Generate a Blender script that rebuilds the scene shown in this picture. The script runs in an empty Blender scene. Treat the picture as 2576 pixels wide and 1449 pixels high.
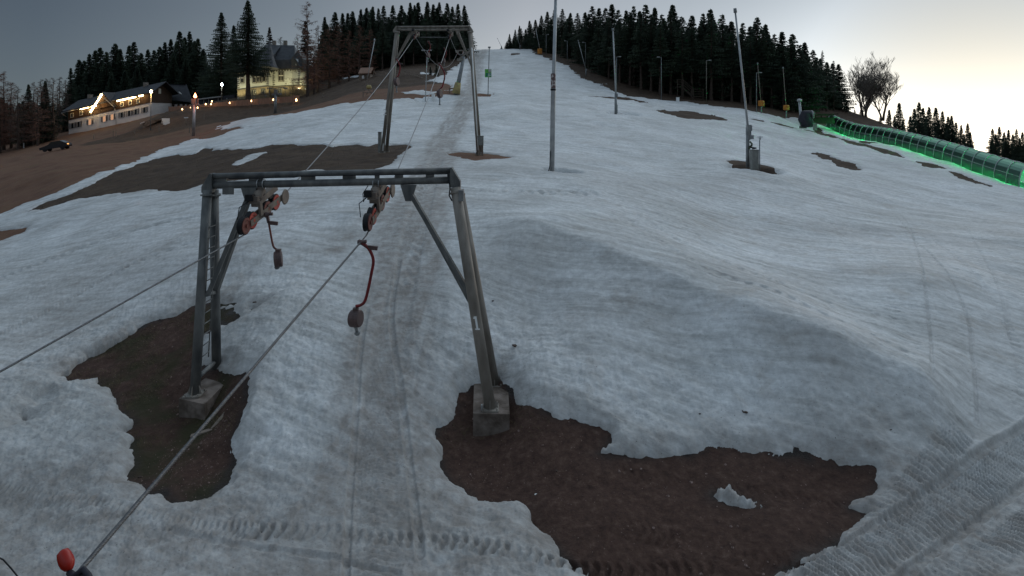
import bpy, math, random
import numpy as np
from mathutils import Vector, Matrix
random.seed(7)
R = math.radians
F = 1535.0; UC = 1288.0; VH = 284.0; HC = 6.0      # lens in units of a 2576 px wide frame, eye level row, camera height
scene = bpy.context.scene
# ------------------------------------------------------------------ camera
cam = bpy.data.objects.new('camera', bpy.data.cameras.new('camera'))
scene.collection.objects.link(cam); scene.camera = cam
cam.location = (0, 0, HC); cam.rotation_euler = (R(90), 0, 0)
cam.data.sensor_width = 36; cam.data.lens = 36*F/2576
cam.data.shift_y = -(724.5-VH)/2576
cam.data.clip_start = 0.05; cam.data.clip_end = 6000
# ------------------------------------------------------------------ sky, sun, exposure
SUN_AZ = 38.0
w = bpy.data.worlds.new('World'); scene.world = w; w.use_nodes = True
nt = w.node_tree; nt.nodes.clear()
N = nt.nodes.new; L = nt.links.new
out = N('ShaderNodeOutputWorld'); bg = N('ShaderNodeBackground'); tc = N('ShaderNodeTexCoord')
add = N('ShaderNodeVectorMath'); add.operation = 'ADD'; add.inputs[1].default_value = (0, 0, 0.10)
nrm = N('ShaderNodeVectorMath'); nrm.operation = 'NORMALIZE'
sky = N('ShaderNodeTexSky'); sky.sky_type = 'NISHITA'; sky.sun_disc = False
sky.sun_elevation = R(2.0); sky.sun_rotation = R(SUN_AZ); sky.altitude = 900; sky.air_density = 1.0; sky.dust_density = 1.2; sky.ozone_density = 1.0
hs = N('ShaderNodeHueSaturation'); hs.inputs['Saturation'].default_value = 0.5
L(tc.outputs['Generated'], add.inputs[0]); L(add.outputs[0], nrm.inputs[0]); L(nrm.outputs[0], sky.inputs['Vector'])
L(sky.outputs[0], hs.inputs['Color']); L(hs.outputs[0], bg.inputs['Color']); L(bg.outputs[0], out.inputs['Surface'])
bg.inputs['Strength'].default_value = 0.15
# the clear dusk sky overhead is brighter than the dull band above the wood
sx = N('ShaderNodeSeparateXYZ'); L(tc.outputs['Generated'], sx.inputs[0])
mr = N('ShaderNodeMapRange'); mr.interpolation_type = 'SMOOTHSTEP'
for i, v_ in ((1, .22), (2, .60), (3, 0.0), (4, 5.5)): mr.inputs[i].default_value = v_
L(sx.outputs['Z'], mr.inputs[0])
# ... and brightest on the sunset side
dt = N('ShaderNodeVectorMath'); dt.operation = 'DOT_PRODUCT'; dt.inputs[1].default_value = (math.sin(R(SUN_AZ-18)), math.cos(R(SUN_AZ-18)), 0); L(tc.outputs['Generated'], dt.inputs[0])
m1_ = N('ShaderNodeMath'); m1_.operation = 'MULTIPLY_ADD'; m1_.inputs[1].default_value = .25; m1_.inputs[2].default_value = 1.15; L(dt.outputs['Value'], m1_.inputs[0])
m2_ = N('ShaderNodeMath'); m2_.operation = 'MULTIPLY_ADD'; m2_.inputs[2].default_value = 1.0; L(mr.outputs[0], m2_.inputs[0]); L(m1_.outputs[0], m2_.inputs[1])
# the band above the horizon: dull blue on the left, pale towards the sunset
d2_ = N('ShaderNodeVectorMath'); d2_.operation = 'DOT_PRODUCT'; d2_.inputs[1].default_value = (math.sin(R(SUN_AZ)), math.cos(R(SUN_AZ)), 0); L(tc.outputs['Generated'], d2_.inputs[0])
cr = N('ShaderNodeValToRGB'); e_ = cr.color_ramp.elements
for i in range(4): e_.new(.5)
for i, (p_, c_) in enumerate(((0, (.29, .33, .42)), (.24, (.29, .34, .44)), (.55, (.52, .56, .66)), (.79, (.81, .81, .91)), (.974, (.54, .655, .80)), (1.0, (.31, .36, .385)))): e_[i].position = p_; e_[i].color = (*c_, 1)
L(d2_.outputs['Value'], cr.inputs[0])
tn = N('ShaderNodeVectorMath'); tn.operation = 'MULTIPLY'; L(hs.outputs[0], tn.inputs[0]); L(cr.outputs[0], tn.inputs[1])
m3_ = N('ShaderNodeMath'); m3_.operation = 'MULTIPLY'; m3_.inputs[1].default_value = 2.0; L(m2_.outputs[0], m3_.inputs[0])
oc = N('ShaderNodeMapRange'); oc.data_type = 'FLOAT_VECTOR'; oc.inputs['From Min'].default_value = (.15,)*3; oc.inputs['From Max'].default_value = (.5,)*3
oc.inputs[9].default_value = (1, 1, 1); oc.inputs[10].default_value = (1.03, 1.01, .88)
cz = N('ShaderNodeCombineXYZ')
for k in range(3): L(sx.outputs['Z'], cz.inputs[k])
L(cz.outputs[0], oc.inputs['Vector']); tn2 = N('ShaderNodeVectorMath'); tn2.operation = 'MULTIPLY'; L(tn.outputs[0], tn2.inputs[0]); L(oc.outputs['Vector'], tn2.inputs[1])
vm = N('ShaderNodeVectorMath'); vm.operation = 'SCALE'; L(tn2.outputs[0], vm.inputs[0]); L(m3_.outputs[0], vm.inputs['Scale']); L(vm.outputs[0], bg.inputs['Color'])
sun = bpy.data.lights.new('sun', 'SUN'); sun.energy = 0.12; sun.angle = R(3); sun.color = (1, .72, .45)
so = bpy.data.objects.new('sun', sun); scene.collection.objects.link(so)
sd = Vector((math.sin(R(SUN_AZ)), math.cos(R(SUN_AZ)), math.tan(R(2.0))))
so.rotation_euler = sd.to_track_quat('Z', 'Y').to_euler(); so.location = (0, 0, 60)
scene.view_settings.view_transform = 'Standard'; scene.view_settings.look = 'None'
scene.view_settings.exposure = 0.0; scene.view_settings.gamma = 1.0
scene.cycles.max_bounces = 6; scene.cycles.transparent_max_bounces = 24
try: scene.cycles.use_denoising = True
except Exception: pass

# ------------------------------------------------------------------ helpers
def P(u, v, d): return Vector(((u-UC)/F*d, d, HC+(VH-v)/F*d))
def link(o): scene.collection.objects.link(o); return o
def tag(o, label=None, cat=None, group=None, kind=None):
    if label: o['label'] = label
    if cat: o['category'] = cat
    if group: o['group'] = group
    if kind: o['kind'] = kind
    return o
def thing(name, loc, label, cat, group=None):
    o = link(bpy.data.objects.new(name, None)); o.location = loc; o.empty_display_size = .3
    return tag(o, label, cat, group)
def worigin(o):
    p = Vector(o.location)
    while o.parent: o = o.parent; p += Vector(o.location)
    return p
class MB:
    def __init__(s): s.v = []; s.f = []; s.sm = []
    def add(s, vs, fs, smooth=False):
        b = len(s.v); s.v += [tuple(x) for x in vs]; s.f += [tuple(i+b for i in f) for f in fs]; s.sm += [smooth]*len(fs); return s
    def box(s, c, size, rot=None):
        c = Vector(c); hx, hy, hz = size[0]/2, size[1]/2, size[2]/2; vs = []
        for z in (-hz, hz):
            for x, y in ((-hx, -hy), (hx, -hy), (hx, hy), (-hx, hy)):
                q = Vector((x, y, z)); q = rot @ q if rot else q; vs.append(c+q)
        return s.add(vs, [(3,2,1,0), (4,5,6,7), (0,1,5,4), (1,2,6,5), (2,3,7,6), (3,0,4,7)])
    def beam(s, a, b, wx, wy, up=Vector((0, 0, 1))):
        a = Vector(a); b = Vector(b); d = (b-a).normalized(); x = d.cross(up)
        if x.length < 1e-4: x = d.cross(Vector((0, 1, 0)))
        x.normalize(); y = x.cross(d); vs = []
        for p in (a, b):
            for i, j in ((-1, -1), (1, -1), (1, 1), (-1, 1)): vs.append(p+x*i*wx/2+y*j*wy/2)
        return s.add(vs, [(3,2,1,0), (4,5,6,7), (0,1,5,4), (1,2,6,5), (2,3,7,6), (3,0,4,7)])
    def tube(s, a, b, r0, r1=None, n=10, cap=True):
        return s.path([a, b], [r0, r0 if r1 is None else r1], n, cap)
    def path(s, pts, rs, n=8, cap=True):
        pts = [Vector(p) for p in pts]; m = len(pts)
        if not hasattr(rs, '__len__'): rs = [rs]*m
        vs = []; px = None
        for i, p in enumerate(pts):
            d = (pts[min(i+1, m-1)]-pts[max(i-1, 0)]).normalized()
            x = (px - d*px.dot(d)) if px is not None else d.cross(Vector((0, 0, 1)))
            if x.length < 1e-3: x = d.cross(Vector((0, 1, 0)))
            x.normalize(); px = x; y = d.cross(x)
            for k in range(n):
                a = 2*math.pi*k/n; vs.append(p+(x*math.cos(a)+y*math.sin(a))*rs[i])
        fs = [(i*n+k, i*n+(k+1) % n, (i+1)*n+(k+1) % n, (i+1)*n+k) for i in range(m-1) for k in range(n)]
        s.add(vs, fs, True)
        if cap:
            b = len(s.v)-m*n
            s.f += [tuple(b+k for k in reversed(range(n))), tuple(b+(m-1)*n+k for k in range(n))]; s.sm += [False]*2
        return s
    def lathe(s, c, axis, prof, n=20):
        c = Vector(c); axis = Vector(axis).normalized(); x = axis.cross(Vector((0, 0, 1)))
        if x.length < 1e-3: x = Vector((1, 0, 0))
        x.normalize(); y = axis.cross(x); vs = []
        for (r, h) in prof:
            for k in range(n):
                a = 2*math.pi*k/n; vs.append(c+axis*h+(x*math.cos(a)+y*math.sin(a))*r)
        m = len(prof)
        fs = [(i*n+k, i*n+(k+1) % n, (i+1)*n+(k+1) % n, (i+1)*n+k) for i in range(m-1) for k in range(n)]
        fs += [tuple(reversed(range(n))), tuple((m-1)*n+k for k in range(n))]
        return s.add(vs, fs, False)
    def poly(s, pts): return s.add(pts, [tuple(range(len(pts)))])
    def slab(s, pts, t):        # polygon thickened along vector t
        pts = [Vector(p) for p in pts]; t = Vector(t); n = len(pts)
        return s.add(pts+[p+t for p in pts], [tuple(reversed(range(n))), tuple(range(n, 2*n))]+[(i, (i+1) % n, n+(i+1) % n, n+i) for i in range(n)])
    def build(s, name, mat, parent=None, label=None):
        me = bpy.data.meshes.new(name); o = Vector((0, 0, 0)) if parent is None else worigin(parent)
        me.from_pydata([(x-o.x, y-o.y, z-o.z) for x, y, z in s.v], [], s.f)
        me.polygons.foreach_set('use_smooth', s.sm); me.materials.append(mat); me.validate()
        ob = link(bpy.data.objects.new(name, me)); ob.parent = parent
        if label: ob['label'] = label
        return ob
def copy_tree(o, parent=None):
    c = o.copy(); link(c); c.parent = parent
    for ch in o.children: copy_tree(ch, c)
    return c
def mat(name, col, rough=.7, metal=0, col2=None, scale=3, bump=0, bscale=None, emit=None, es=1, detail=5, lo=.35, hi=.65, stretch=None):
    m = bpy.data.materials.new(name); m.use_nodes = True; t = m.node_tree; b = t.nodes['Principled BSDF']
    b.inputs['Base Color'].default_value = (*col, 1); b.inputs['Roughness'].default_value = rough; b.inputs['Metallic'].default_value = metal
    b.inputs['Specular IOR Level'].default_value = .3
    c = t.nodes.new('ShaderNodeNewGeometry')
    src = c.outputs['Position']
    if stretch:
        mp = t.nodes.new('ShaderNodeMapping'); mp.inputs['Scale'].default_value = stretch; t.links.new(src, mp.inputs[0]); src = mp.outputs[0]
    if col2:
        n = t.nodes.new('ShaderNodeTexNoise'); n.inputs['Scale'].default_value = scale; n.inputs['Detail'].default_value = detail
        r = t.nodes.new('ShaderNodeValToRGB'); r.color_ramp.elements[0].color = (*col, 1); r.color_ramp.elements[1].color = (*col2, 1)
        r.color_ramp.elements[0].position = lo; r.color_ramp.elements[1].position = hi
        t.links.new(src, n.inputs['Vector']); t.links.new(n.outputs['Fac'], r.inputs[0]); t.links.new(r.outputs[0], b.inputs['Base Color'])
    if bump:
        n2 = t.nodes.new('ShaderNodeTexNoise'); n2.inputs['Scale'].default_value = bscale or scale*4; n2.inputs['Detail'].default_value = 6
        bp = t.nodes.new('ShaderNodeBump'); bp.inputs['Strength'].default_value = bump; bp.inputs['Distance'].default_value = .02
        t.links.new(src, n2.inputs['Vector']); t.links.new(n2.outputs['Fac'], bp.inputs['Height']); t.links.new(bp.outputs[0], b.inputs['Normal'])
    if emit: b.inputs['Emission Color'].default_value = (*emit, 1); b.inputs['Emission Strength'].default_value = es
    return m
def point(loc, col, e, r=.1, parent=None, spot=None, aim=None):
    l = bpy.data.lights.new('lamp_light', 'SPOT' if spot else 'POINT'); l.color = col; l.energy = e; l.shadow_soft_size = r
    o = link(bpy.data.objects.new('lamp_light', l)); o.location = loc
    if spot:
        l.spot_size = R(spot); l.spot_blend = .7; o.rotation_euler = (Vector(loc)-Vector(aim)).to_track_quat('Z', 'Y').to_euler()
    if parent: o.location = Vector(loc)-worigin(parent); o.parent = parent
    return o

# ------------------------------------------------------------------ numpy noise
def vnoise(x, y, seed=0):
    xi = np.floor(x).astype(np.int64); yi = np.floor(y).astype(np.int64); fx = x-xi; fy = y-yi
    fx = fx*fx*(3-2*fx); fy = fy*fy*(3-2*fy)
    def h(a, b):
        n = (a*374761393+b*668265263+seed*974634777) & 0xffffffff; n = ((n ^ (n >> 13))*1274126177) & 0xffffffff
        return ((n ^ (n >> 16)) & 0xffff)/32767.5-1
    return (h(xi, yi)*(1-fx)+h(xi+1, yi)*fx)*(1-fy)+(h(xi, yi+1)*(1-fx)+h(xi+1, yi+1)*fx)*fy
def fbm(x, y, sc, oc=4, seed=0, g=.5):
    o = 0; a = 1
    for i in range(oc): o = o+a*vnoise(x*sc+i*17.3, y*sc-i*9.1, seed+i); sc *= 2.03; a *= g
    return o
def sstep(a, b, x): t = np.clip((x-a)/(b-a), 0, 1); return t*t*(3-2*t)

# ------------------------------------------------------------------ terrain: spline through surveyed points (column, row, distance)
CTRL = [(-600,0,3,0),(600,0,3,0),(1288,0,3,0),(2000,0,3,0),(3200,0,3,0),(-600,0,5.5,0),(1288,0,5.5,0),(3200,0,5.5,0)]
CTRL = [(u, VH+(HC-z)/d*F, d) for u, _, d, z in CTRL]
CTRL += [(-600,1440,8),(0,1449,7.9),(640,1449,8),(1288,1449,8),(1900,1449,7.95),(2576,1449,7.8),(3200,1440,7.8),
 (950,1300,9.05),(1500,1300,8.95),(2000,1300,8.9),(2400,1250,9.5),(350,1250,9.3),(520,995,12.1),(1235,1030,11.8),(1750,1140,10.5),(2100,1160,10.3),(1600,1100,10.8),
 (1500,640,16.3),(1700,720,14.6),(1900,810,13.1),(2100,900,12.1),(2350,1000,11.4),(1300,590,17.5),
 (1900,1000,11.6),(1600,900,12.6),(2150,1030,11.1),(1700,780,14.0),
 (1950,700,17.0),(2150,780,15.3),(2300,880,13.4),(1700,620,18.5),(1500,560,19.5),(2300,700,17.2),(2576,600,26),(2576,700,19.5),(2576,900,13.6),(2576,1100,11.1),(3200,700,21),(3200,1100,11),
 (1390,430,30),(1900,420,39),(1205,385,39),(965,385,39),(1500,480,25),(1250,480,24.5),(1550,285,73),(1085,252,82),(1230,240,87),(1500,247,90),(1665,250,104),(1800,265,100),
 (1903,281,97),(2011,317,95),(2095,322,102),(2150,300,118),(2000,380,60),(2250,390,66),(2400,440,54),(2200,550,29),(1900,550,26),(1700,420,38),(2300,480,42),(2576,470,58),(2400,405,72),(2250,365,84),
 (2576,440,85),(2400,400,95),(2250,355,105),(3200,560,60),(2800,500,58),(3200,450,200),(2576,415,200),(2300,380,200),(2576,398,420),(2100,300,300),(1900,240,240),
 (1250,126,190),(1340,124,190),(1190,127,190),(1280,132,240),(1100,132,260),(1450,140,260),(1280,140,330),(1250,200,118),(1250,160,152),(1430,157,150),(1480,190,127),(1560,235,106),
 (1700,215,150),(1900,232,150),(2080,262,150),(1650,170,220),(1150,230,88),(1130,205,107),(1000,237,86),(900,249,88),(1000,205,112),(1020,186,120),(915,198,120),(950,178,150),(1150,152,162),
 (600,247,134),(770,240,134),(690,286,105),(430,281,125),(741,259,118),(487,342,88),(600,305,92),(377,328,113),(172,338,140),(376,294,140),(423,288,149),(270,322,136),(140,378,98),(0,395,120),(0,350,170),(60,372,130),(600,215,180),(300,270,190),(850,190,170),
 (0,540,44),(200,470,45),(400,430,47),(0,620,31),(0,750,20),(0,900,14.6),(0,1100,11.1),(0,1250,9.7),(250,650,22),(200,800,16.5),(480,560,23.5),(700,600,19.2),(800,480,25.5),(600,400,42),(850,362,45),(850,300,65),(600,335,68),(400,400,60),(200,420,60),(200,385,84),
 (0,450,68),(0,500,54),(-600,620,45),(-600,900,15),(-600,500,90),(-600,400,200),(0,330,260),(860,700,15.8),(950,900,12.8),(950,1100,10.7),(700,750,14.7),(600,900,12.8),(1100,650,16.7),(1000,560,19.6),(1100,800,14.1),(1350,800,14.3),(1500,950,12.1),(1320,935,12.3),
 (1150,450,27),(1050,320,56),(1300,320,54),(1300,270,70),(1550,360,48),(1750,320,65),(1000,430,29.5)]
CU = np.array([c[0] for c in CTRL], float); CV = np.array([c[1] for c in CTRL], float); CD = np.array([c[2] for c in CTRL], float)
CZ = HC+(VH-CV)/F*CD
KS = 1.5
def _st(s, d): return s*KS, np.log(d)
cs, ct = _st((CU-UC)/F, CD)
def _k(r2): return np.where(r2 > 1e-12, .5*r2*np.log(np.maximum(r2, 1e-12)), 0)
n_ = len(CU); A = np.zeros((n_+3, n_+3)); A[:n_, :n_] = _k((cs[:, None]-cs)**2+(ct[:, None]-ct)**2)+np.eye(n_)*2e-4
A[:n_, n_] = 1; A[:n_, n_+1] = cs; A[:n_, n_+2] = ct; A[n_:, :n_] = A[:n_, n_:].T
W = np.linalg.solve(A, np.concatenate([CZ, [0, 0, 0]]))
DMAX = 235.0
def S0(s, d):
    s = np.asarray(s, float); d = np.asarray(d, float); sh = np.broadcast(s, d).shape
    d0 = np.broadcast_to(d, sh); d = np.minimum(d0, DMAX)
    a, b = _st(s, d); a = np.broadcast_to(a, sh).ravel(); b = np.broadcast_to(b, sh).ravel(); o = np.empty(a.size)
    for i in range(0, a.size, 20000):
        x = a[i:i+20000]; y = b[i:i+20000]
        o[i:i+20000] = _k((x[:, None]-cs)**2+(y[:, None]-ct)**2) @ W[:n_]+W[n_]+W[n_+1]*x+W[n_+2]*y
    o = o.reshape(sh); far = np.maximum(d0-DMAX, 0)/DMAX       # beyond the crest the land runs on level and falls away slowly
    return o+np.minimum(o-HC, 30)*0*far-far*DMAX*.03-np.maximum(HC-o, 0)*far
# hollows melted around posts (u, v, radius m, depth m)
DD = np.exp(np.linspace(math.log(3.2), math.log(420), 900))
def at(u, v, dz=0.0):           # where the line of sight first meets the ground
    z = S0(np.full(DD.shape, (u-UC)/F), DD)+dz
    vg = VH-(z-HC)/DD*F; i = int(np.argmax(vg <= v))
    if not (vg <= v).any(): i = len(DD)-120
    if i > 0 and vg[i-1] != vg[i]:
        t = (vg[i-1]-v)/(vg[i-1]-vg[i]); d = DD[i-1]+(DD[i]-DD[i-1])*min(max(t, 0), 1)
    else: d = DD[i]
    return P(u, v, d) if (vg <= v).any() else Vector(((u-UC)/F*d, d, float(S0((u-UC)/F, d))))
def gz(x, y): return float(S0(x/y, y))
HOLL = [(1412,428,.95,.55,1.25),(1566,285,1.5,.55,1.7),(1893,420,1.6,.45,1.4),(1070,251,1.7,.5,1.7),(1230,241,1.2,.15,1.2)]
HP = [(at(u, v), r, dp, el) for u, v, r, dp, el in HOLL]
PITS = [(at(1235, 985), .9, .10)]
RIDGE = [([(1190,548),(1350,582),(1500,640),(1700,725),(1900,812),(2100,900),(2300,985),(2440,1075)], .42, .85, 2.6, 1),
 ([(540,700),(640,640),(740,582),(850,550),(960,548)], .26, .8, 1.6, 1), ([(1120,640),(1130,760),(1140,900)], .10, .35, .8, 1), ([(745,700),(690,850),(640,1000),(625,1100)], .12, .4, .8, -1)]
RIDGE = [([(p.x, p.y) for p in (at(u, v) for u, v in r[0])],)+r[1:] for r in RIDGE]
def ridges(x, y):          # banks pushed up by the groomer: steep on the camera side, gentle behind
    o = np.zeros(np.shape(x))
    for pts, h, w0, w1, sg in RIDGE:
        p = np.array(pts); m = (x > p[:, 0].min()-5) & (x < p[:, 0].max()+5) & (y > p[:, 1].min()-5) & (y < p[:, 1].max()+5)
        if not m.any(): continue
        X = x[m]; Y = y[m]; best = np.full(X.shape, 1e9); sd_ = np.zeros(X.shape); tt = np.zeros(X.shape); n = len(p)-1
        for i in range(n):
            a, b = p[i], p[i+1]; e = b-a; l2 = e@e; t = np.clip(((X-a[0])*e[0]+(Y-a[1])*e[1])/l2, 0, 1); d = np.hypot(X-a[0]-t*e[0], Y-a[1]-t*e[1]); c = d < best
            best = np.where(c, d, best); sd_ = np.where(c, np.sign((X-a[0])*e[1]-(Y-a[1])*e[0])*sg, sd_); tt = np.where(c, (i+t)/n, tt)
        wd = np.where(sd_ > 0, w0, w1)*(1+.15*vnoise(X*1.3, Y*1.3, 78)); o[m] += h*np.exp(-(np.sqrt(best**2+.004)-.06)/wd)*sstep(0, .18, tt)*sstep(1, .85, tt)*(1+.3*vnoise(X*.8, Y*.8, 77))
    return o
# bare ground outlines (u, v)
PIT_L = [(153,947),(215,902),(263,880),(322,843),(387,810),(446,785),(483,767),(515,762),(569,754),(593,760),(556,768),(577,778),(572,787),(596,790),(596,802),(575,810),(553,806),(529,832),(507,837),(505,907),(513,922),(560,925),(591,930),(612,950),(615,993),(607,1047),(583,1111),(583,1154),(564,1197),(529,1240),(483,1251),(446,1251),(413,1227),(376,1232),(360,1213),(322,1197),(338,1170),(349,1159),(333,1127),(322,1095),(309,1090),(328,1068),(328,1047),(301,1020),(274,988),(252,972),(244,955),(215,958),(172,962)]
PIT_R = [(1188,956),(1170,983),(1148,1027),(1094,1072),(1101,1107),(1105,1143),(1116,1174),(1139,1205),(1170,1227),(1201,1256),(1236,1260),(1303,1260),(1321,1272),(1330,1303),(1348,1316),(1383,1338),(1405,1360),(1410,1383),(1441,1405),(1481,1427),(1488,1449),(1530,1490),(1880,1475),(1931,1449),(1993,1418),(2051,1387),(2104,1356),(2140,1334),(2166,1303),(2184,1285),(2135,1272),(2153,1263),(2180,1240),(2204,1209),(2197,1183),(2180,1176),(2135,1176),(2095,1169),(2046,1158),(2011,1143),(1971,1140),(1908,1134),(1868,1134),(1837,1126),(1784,1132),(1744,1136),(1681,1136),(1623,1138),(1570,1143),(1530,1140),(1503,1134),(1525,1107),(1521,1085),(1512,1067),(1481,1058),(1454,1045),(1432,1029),(1405,1036),(1370,1027),(1339,1014),(1316,992),(1285,980),(1272,952),(1241,947)]
STRIP = [(290,434),(390,397),(493,386),(517,368),(547,382),(567,376),(620,374),(700,363),(807,361),(833,368),(859,362),(892,360),(925,367),(952,362),(975,365),(1019,363),(1024,373),(1005,397),(989,408),(969,419),(920,430),(830,438),(720,443),(620,449),(516,461),(479,471),(436,473),(380,478),(280,490),(200,501),(160,513),(100,531),(55,540),(110,511),(180,485),(230,462)]
MEADOW = [(-700,640),(-60,555),(0,536),(60,511),(140,485),(190,461),(300,418),(367,391),(433,368),(483,352),(547,341),(567,334),(587,328),(640,314),(600,318),(560,326),(547,318),(573,313),(617,297),(633,295),(660,294),(733,284),(800,273),(859,261),(902,256),(992,248),(1065,241),(1100,239),(1155,233),(1150,229),(1135,226),(1139,215),(1110,209),(1075,205),(1085,196),(1110,189),(1130,178),(1145,165),(1165,150),(1183,136)]
WOODR = [(1328,123),(1348,133),(1366,140),(1391,153.5),(1426,163.5),(1446,179),(1463,195),(1481,200),(1504,210),(1538,223),(1574,238),(1588,243),(1650,248),(1733,256),(1817,269),(1900,280),(2008,299),(2050,307),(2079,315),(2120,318)]
SMALL = [[(1486,242),(1550,243),(1600,249),(1628,256),(1612,259),(1580,253),(1540,247)],[(1650,277),(1667,275),(1717,281),(1795,290),(1835,303),(1767,300),(1708,293),(1683,286)],
 [(1886,300),(1933,308),(2008,321),(2042,327),(2058,325),(2079,336),(2150,357),(2237,379),(2297,403),(2217,385),(2145,362),(2070,340),(2042,332),(1990,322)],
 [(2045,380),(2084,392),(2167,422),(2150,425),(2100,411),(2064,396)],[(1129,387),(1159,382),(1202,383),(1259,385),(1302,393),(1252,402),(1195,407),(1159,398)],
 [(1197,237),(1249,237),(1232,242),(1205,242)],[(1828,405),(1860,404),(1900,409),(1940,420),(1955,430),(1930,435),(1880,426),(1840,413)],[(1288,134),(1310,134),(1308,137),(1290,137)],
 [(0,582),(70,573),(55,585),(0,606),(-60,615),(-60,590)],[(46,1038),(62,1033),(80,1040),(75,1052),(52,1052)],[(86,1006),(104,1004),(105,1012),(92,1015)],
 [(630,766),(652,763),(640,770)],[(2280,398),(2330,408),(2380,424),(2330,416)],[(1010,233),(1060,236),(1155,231),(1120,236),(1060,241),(1000,242)],[(2390,432),(2440,448),(2500,468),(2440,456)],[(2120,345),(2180,358),(2240,366),(2180,362)]]
ISLES = [[(1788,1240),(1801,1225),(1828,1222),(1855,1231),(1859,1242),(1886,1254),(1906,1269),(1881,1279),(1850,1272),(1828,1270),(1801,1254)],
 [(591,408),(627,395),(680,386),(653,394),(617,408),(597,414)],[(1009,238),(1020,230),(1060,227),(1095,229),(1130,229),(1080,236),(1040,239)],[(700,444),(760,428),(740,436),(790,428),(830,437),(780,445)],
 [(1495,208),(1520,211),(1510,214)],[(860,196),(900,190),(905,193),(870,199)],[(1060,180),(1100,186),(1085,190),(1050,184)]]
def wpoly(pl, dz=-.1): return [(p.x, p.y) for p in (at(u, v, dz) for u, v in pl)]
BARE = [wpoly(PIT_L), wpoly(PIT_R), wpoly(STRIP, -.05)]
mw = wpoly(MEADOW, 0); mw += [(-16, 230), (-16, 2600), (-3000, 2600), (-3000, 20)]
wr = wpoly(WOODR, 0); p0 = wr[0]
wr = [(6, 2600), (6, 205), (p0[0], 196)]+wr+[(66, 104), (62, 80), (58, 62), (60, 40), (140, 60), (600, 60), (3000, 2600)]
BARE += [mw, wr]+[wpoly(p, -.05) for p in SMALL]
IS = [wpoly(p, -.1) for p in ISLES]
def sdf(poly, x, y):
    p = np.array(poly); q = np.roll(p, -1, 0); d2 = np.full(x.shape, 1e18); ins = np.zeros(x.shape, bool)
    for (ax, ay), (bx, by) in zip(p, q):
        ex, ey = bx-ax, by-ay; t = np.clip(((x-ax)*ex+(y-ay)*ey)/(ex*ex+ey*ey+1e-12), 0, 1)
        d2 = np.minimum(d2, (x-ax-t*ex)**2+(y-ay-t*ey)**2)
        if ay != by: ins ^= ((ay > y) != (by > y)) & (x < (bx-ax)*(y-ay)/(by-ay)+ax)
    return np.where(ins, -1, 1)*np.sqrt(d2)
def field(x, y):
    f = np.full(x.shape, 5.0); M = 5.0
    def loc(poly):
        p = np.array(poly); return (x > p[:, 0].min()-M) & (x < p[:, 0].max()+M) & (y > p[:, 1].min()-M) & (y < p[:, 1].max()+M)
    for b in BARE:
        m = loc(b)
        if m.any(): f[m] = np.minimum(f[m], sdf(b, x[m], y[m]))
    for b in IS:
        m = loc(b)
        if m.any(): f[m] = np.maximum(f[m], -sdf(b, x[m], y[m]))
    return f
# tracks pressed into the snow: (points, half width, tread pitch, tread depth, rut depth)
TR = [([(935,1460),(945,1250),(958,1050),(985,850),(1020,680),(1050,560),(1075,470),(1100,400)], .36, .085, .022, .02),
 ([(870,1460),(880,1250),(895,1050),(905,900),(925,780)], .05, 0, 0, .03), ([(1058,1400),(1040,1250),(1012,1000),(985,800),(1005,650)], .06, 0, 0, .035),
 ([(640,1330),(900,1345),(1150,1370),(1420,1398),(1800,1400)], .13, .155, .05, .0), ([(-60,1225),(180,1262),(400,1300),(640,1330)], .16, .1, .025, .0),
 ([(1940,1470),(2150,1348),(2320,1240),(2480,1130),(2640,1020)], .06, 0, 0, .07), ([(2200,1500),(2330,1400),(2450,1310),(2640,1170)], .07, 0, 0, .06),
 ([(2060,1480),(2250,1360),(2420,1250),(2640,1090)], .27, .11, .045, .01), ([(2350,1480),(2500,1380),(2640,1280)], .25, .12, .035, .01), ([(2190,1300),(2330,1180),(2420,1080)], .2, .13, .035, .0),
 ([(1580,560),(1700,650),(1850,720),(2000,775),(2150,850),(2300,940)], .16, .33, .03, .012), ([(1600,545),(1750,640),(1900,700),(2100,780)], .14, .37, .03, .008), ([(1640,540),(1800,620),(2000,700),(2200,800)], .12, .3, .02, .01),
 ([(2200,480),(2280,560),(2330,760),(2345,980)], .03, 0, 0, .028), ([(2250,540),(2400,720),(2445,900),(2458,1060)], .03, 0, 0, .028), ([(2350,600),(2500,760),(2560,880),(2576,1000)], .1, .3, .02, .012), ([(2100,560),(2200,700),(2300,900)], .25, .22, .012, 0), ([(2420,560),(2500,700),(2540,850)], .03, 0, 0, .02),
 ([(0,700),(250,610),(500,540),(700,510)], .15, .5, .02, .04), ([(0,840),(300,680),(520,600)], .12, .4, .02, .04), ([(430,1325),(700,1385),(1000,1440)], .05, 0, 0, .03),
 ([(1240,480),(1330,486),(1500,484)], .5, .45, .05, .0), ([(1560,1165),(1800,1215),(2150,1262)], .16, .13, .03, .015), ([(1500,1290),(1700,1335),(1990,1405)], .2, .14, .03, .01)]
TRW = [([(p.x, p.y) for p in (at(u, v) for u, v in t[0])],)+t[1:] for t in TR]
def catmull(pts, n=8):
    p = [pts[0]]+list(pts)+[pts[-1]]; o = []
    for i in range(1, len(p)-2):
        for k in range(n):
            t = k/n; o.append(tuple(.5*((2*p[i][j])+(-p[i-1][j]+p[i+1][j])*t+(2*p[i-1][j]-5*p[i][j]+4*p[i+1][j]-p[i+2][j])*t*t+(-p[i-1][j]+3*p[i][j]-3*p[i+1][j]+p[i+2][j])*t**3) for j in range(len(p[0]))))
    return o+[tuple(pts[-1])]
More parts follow.
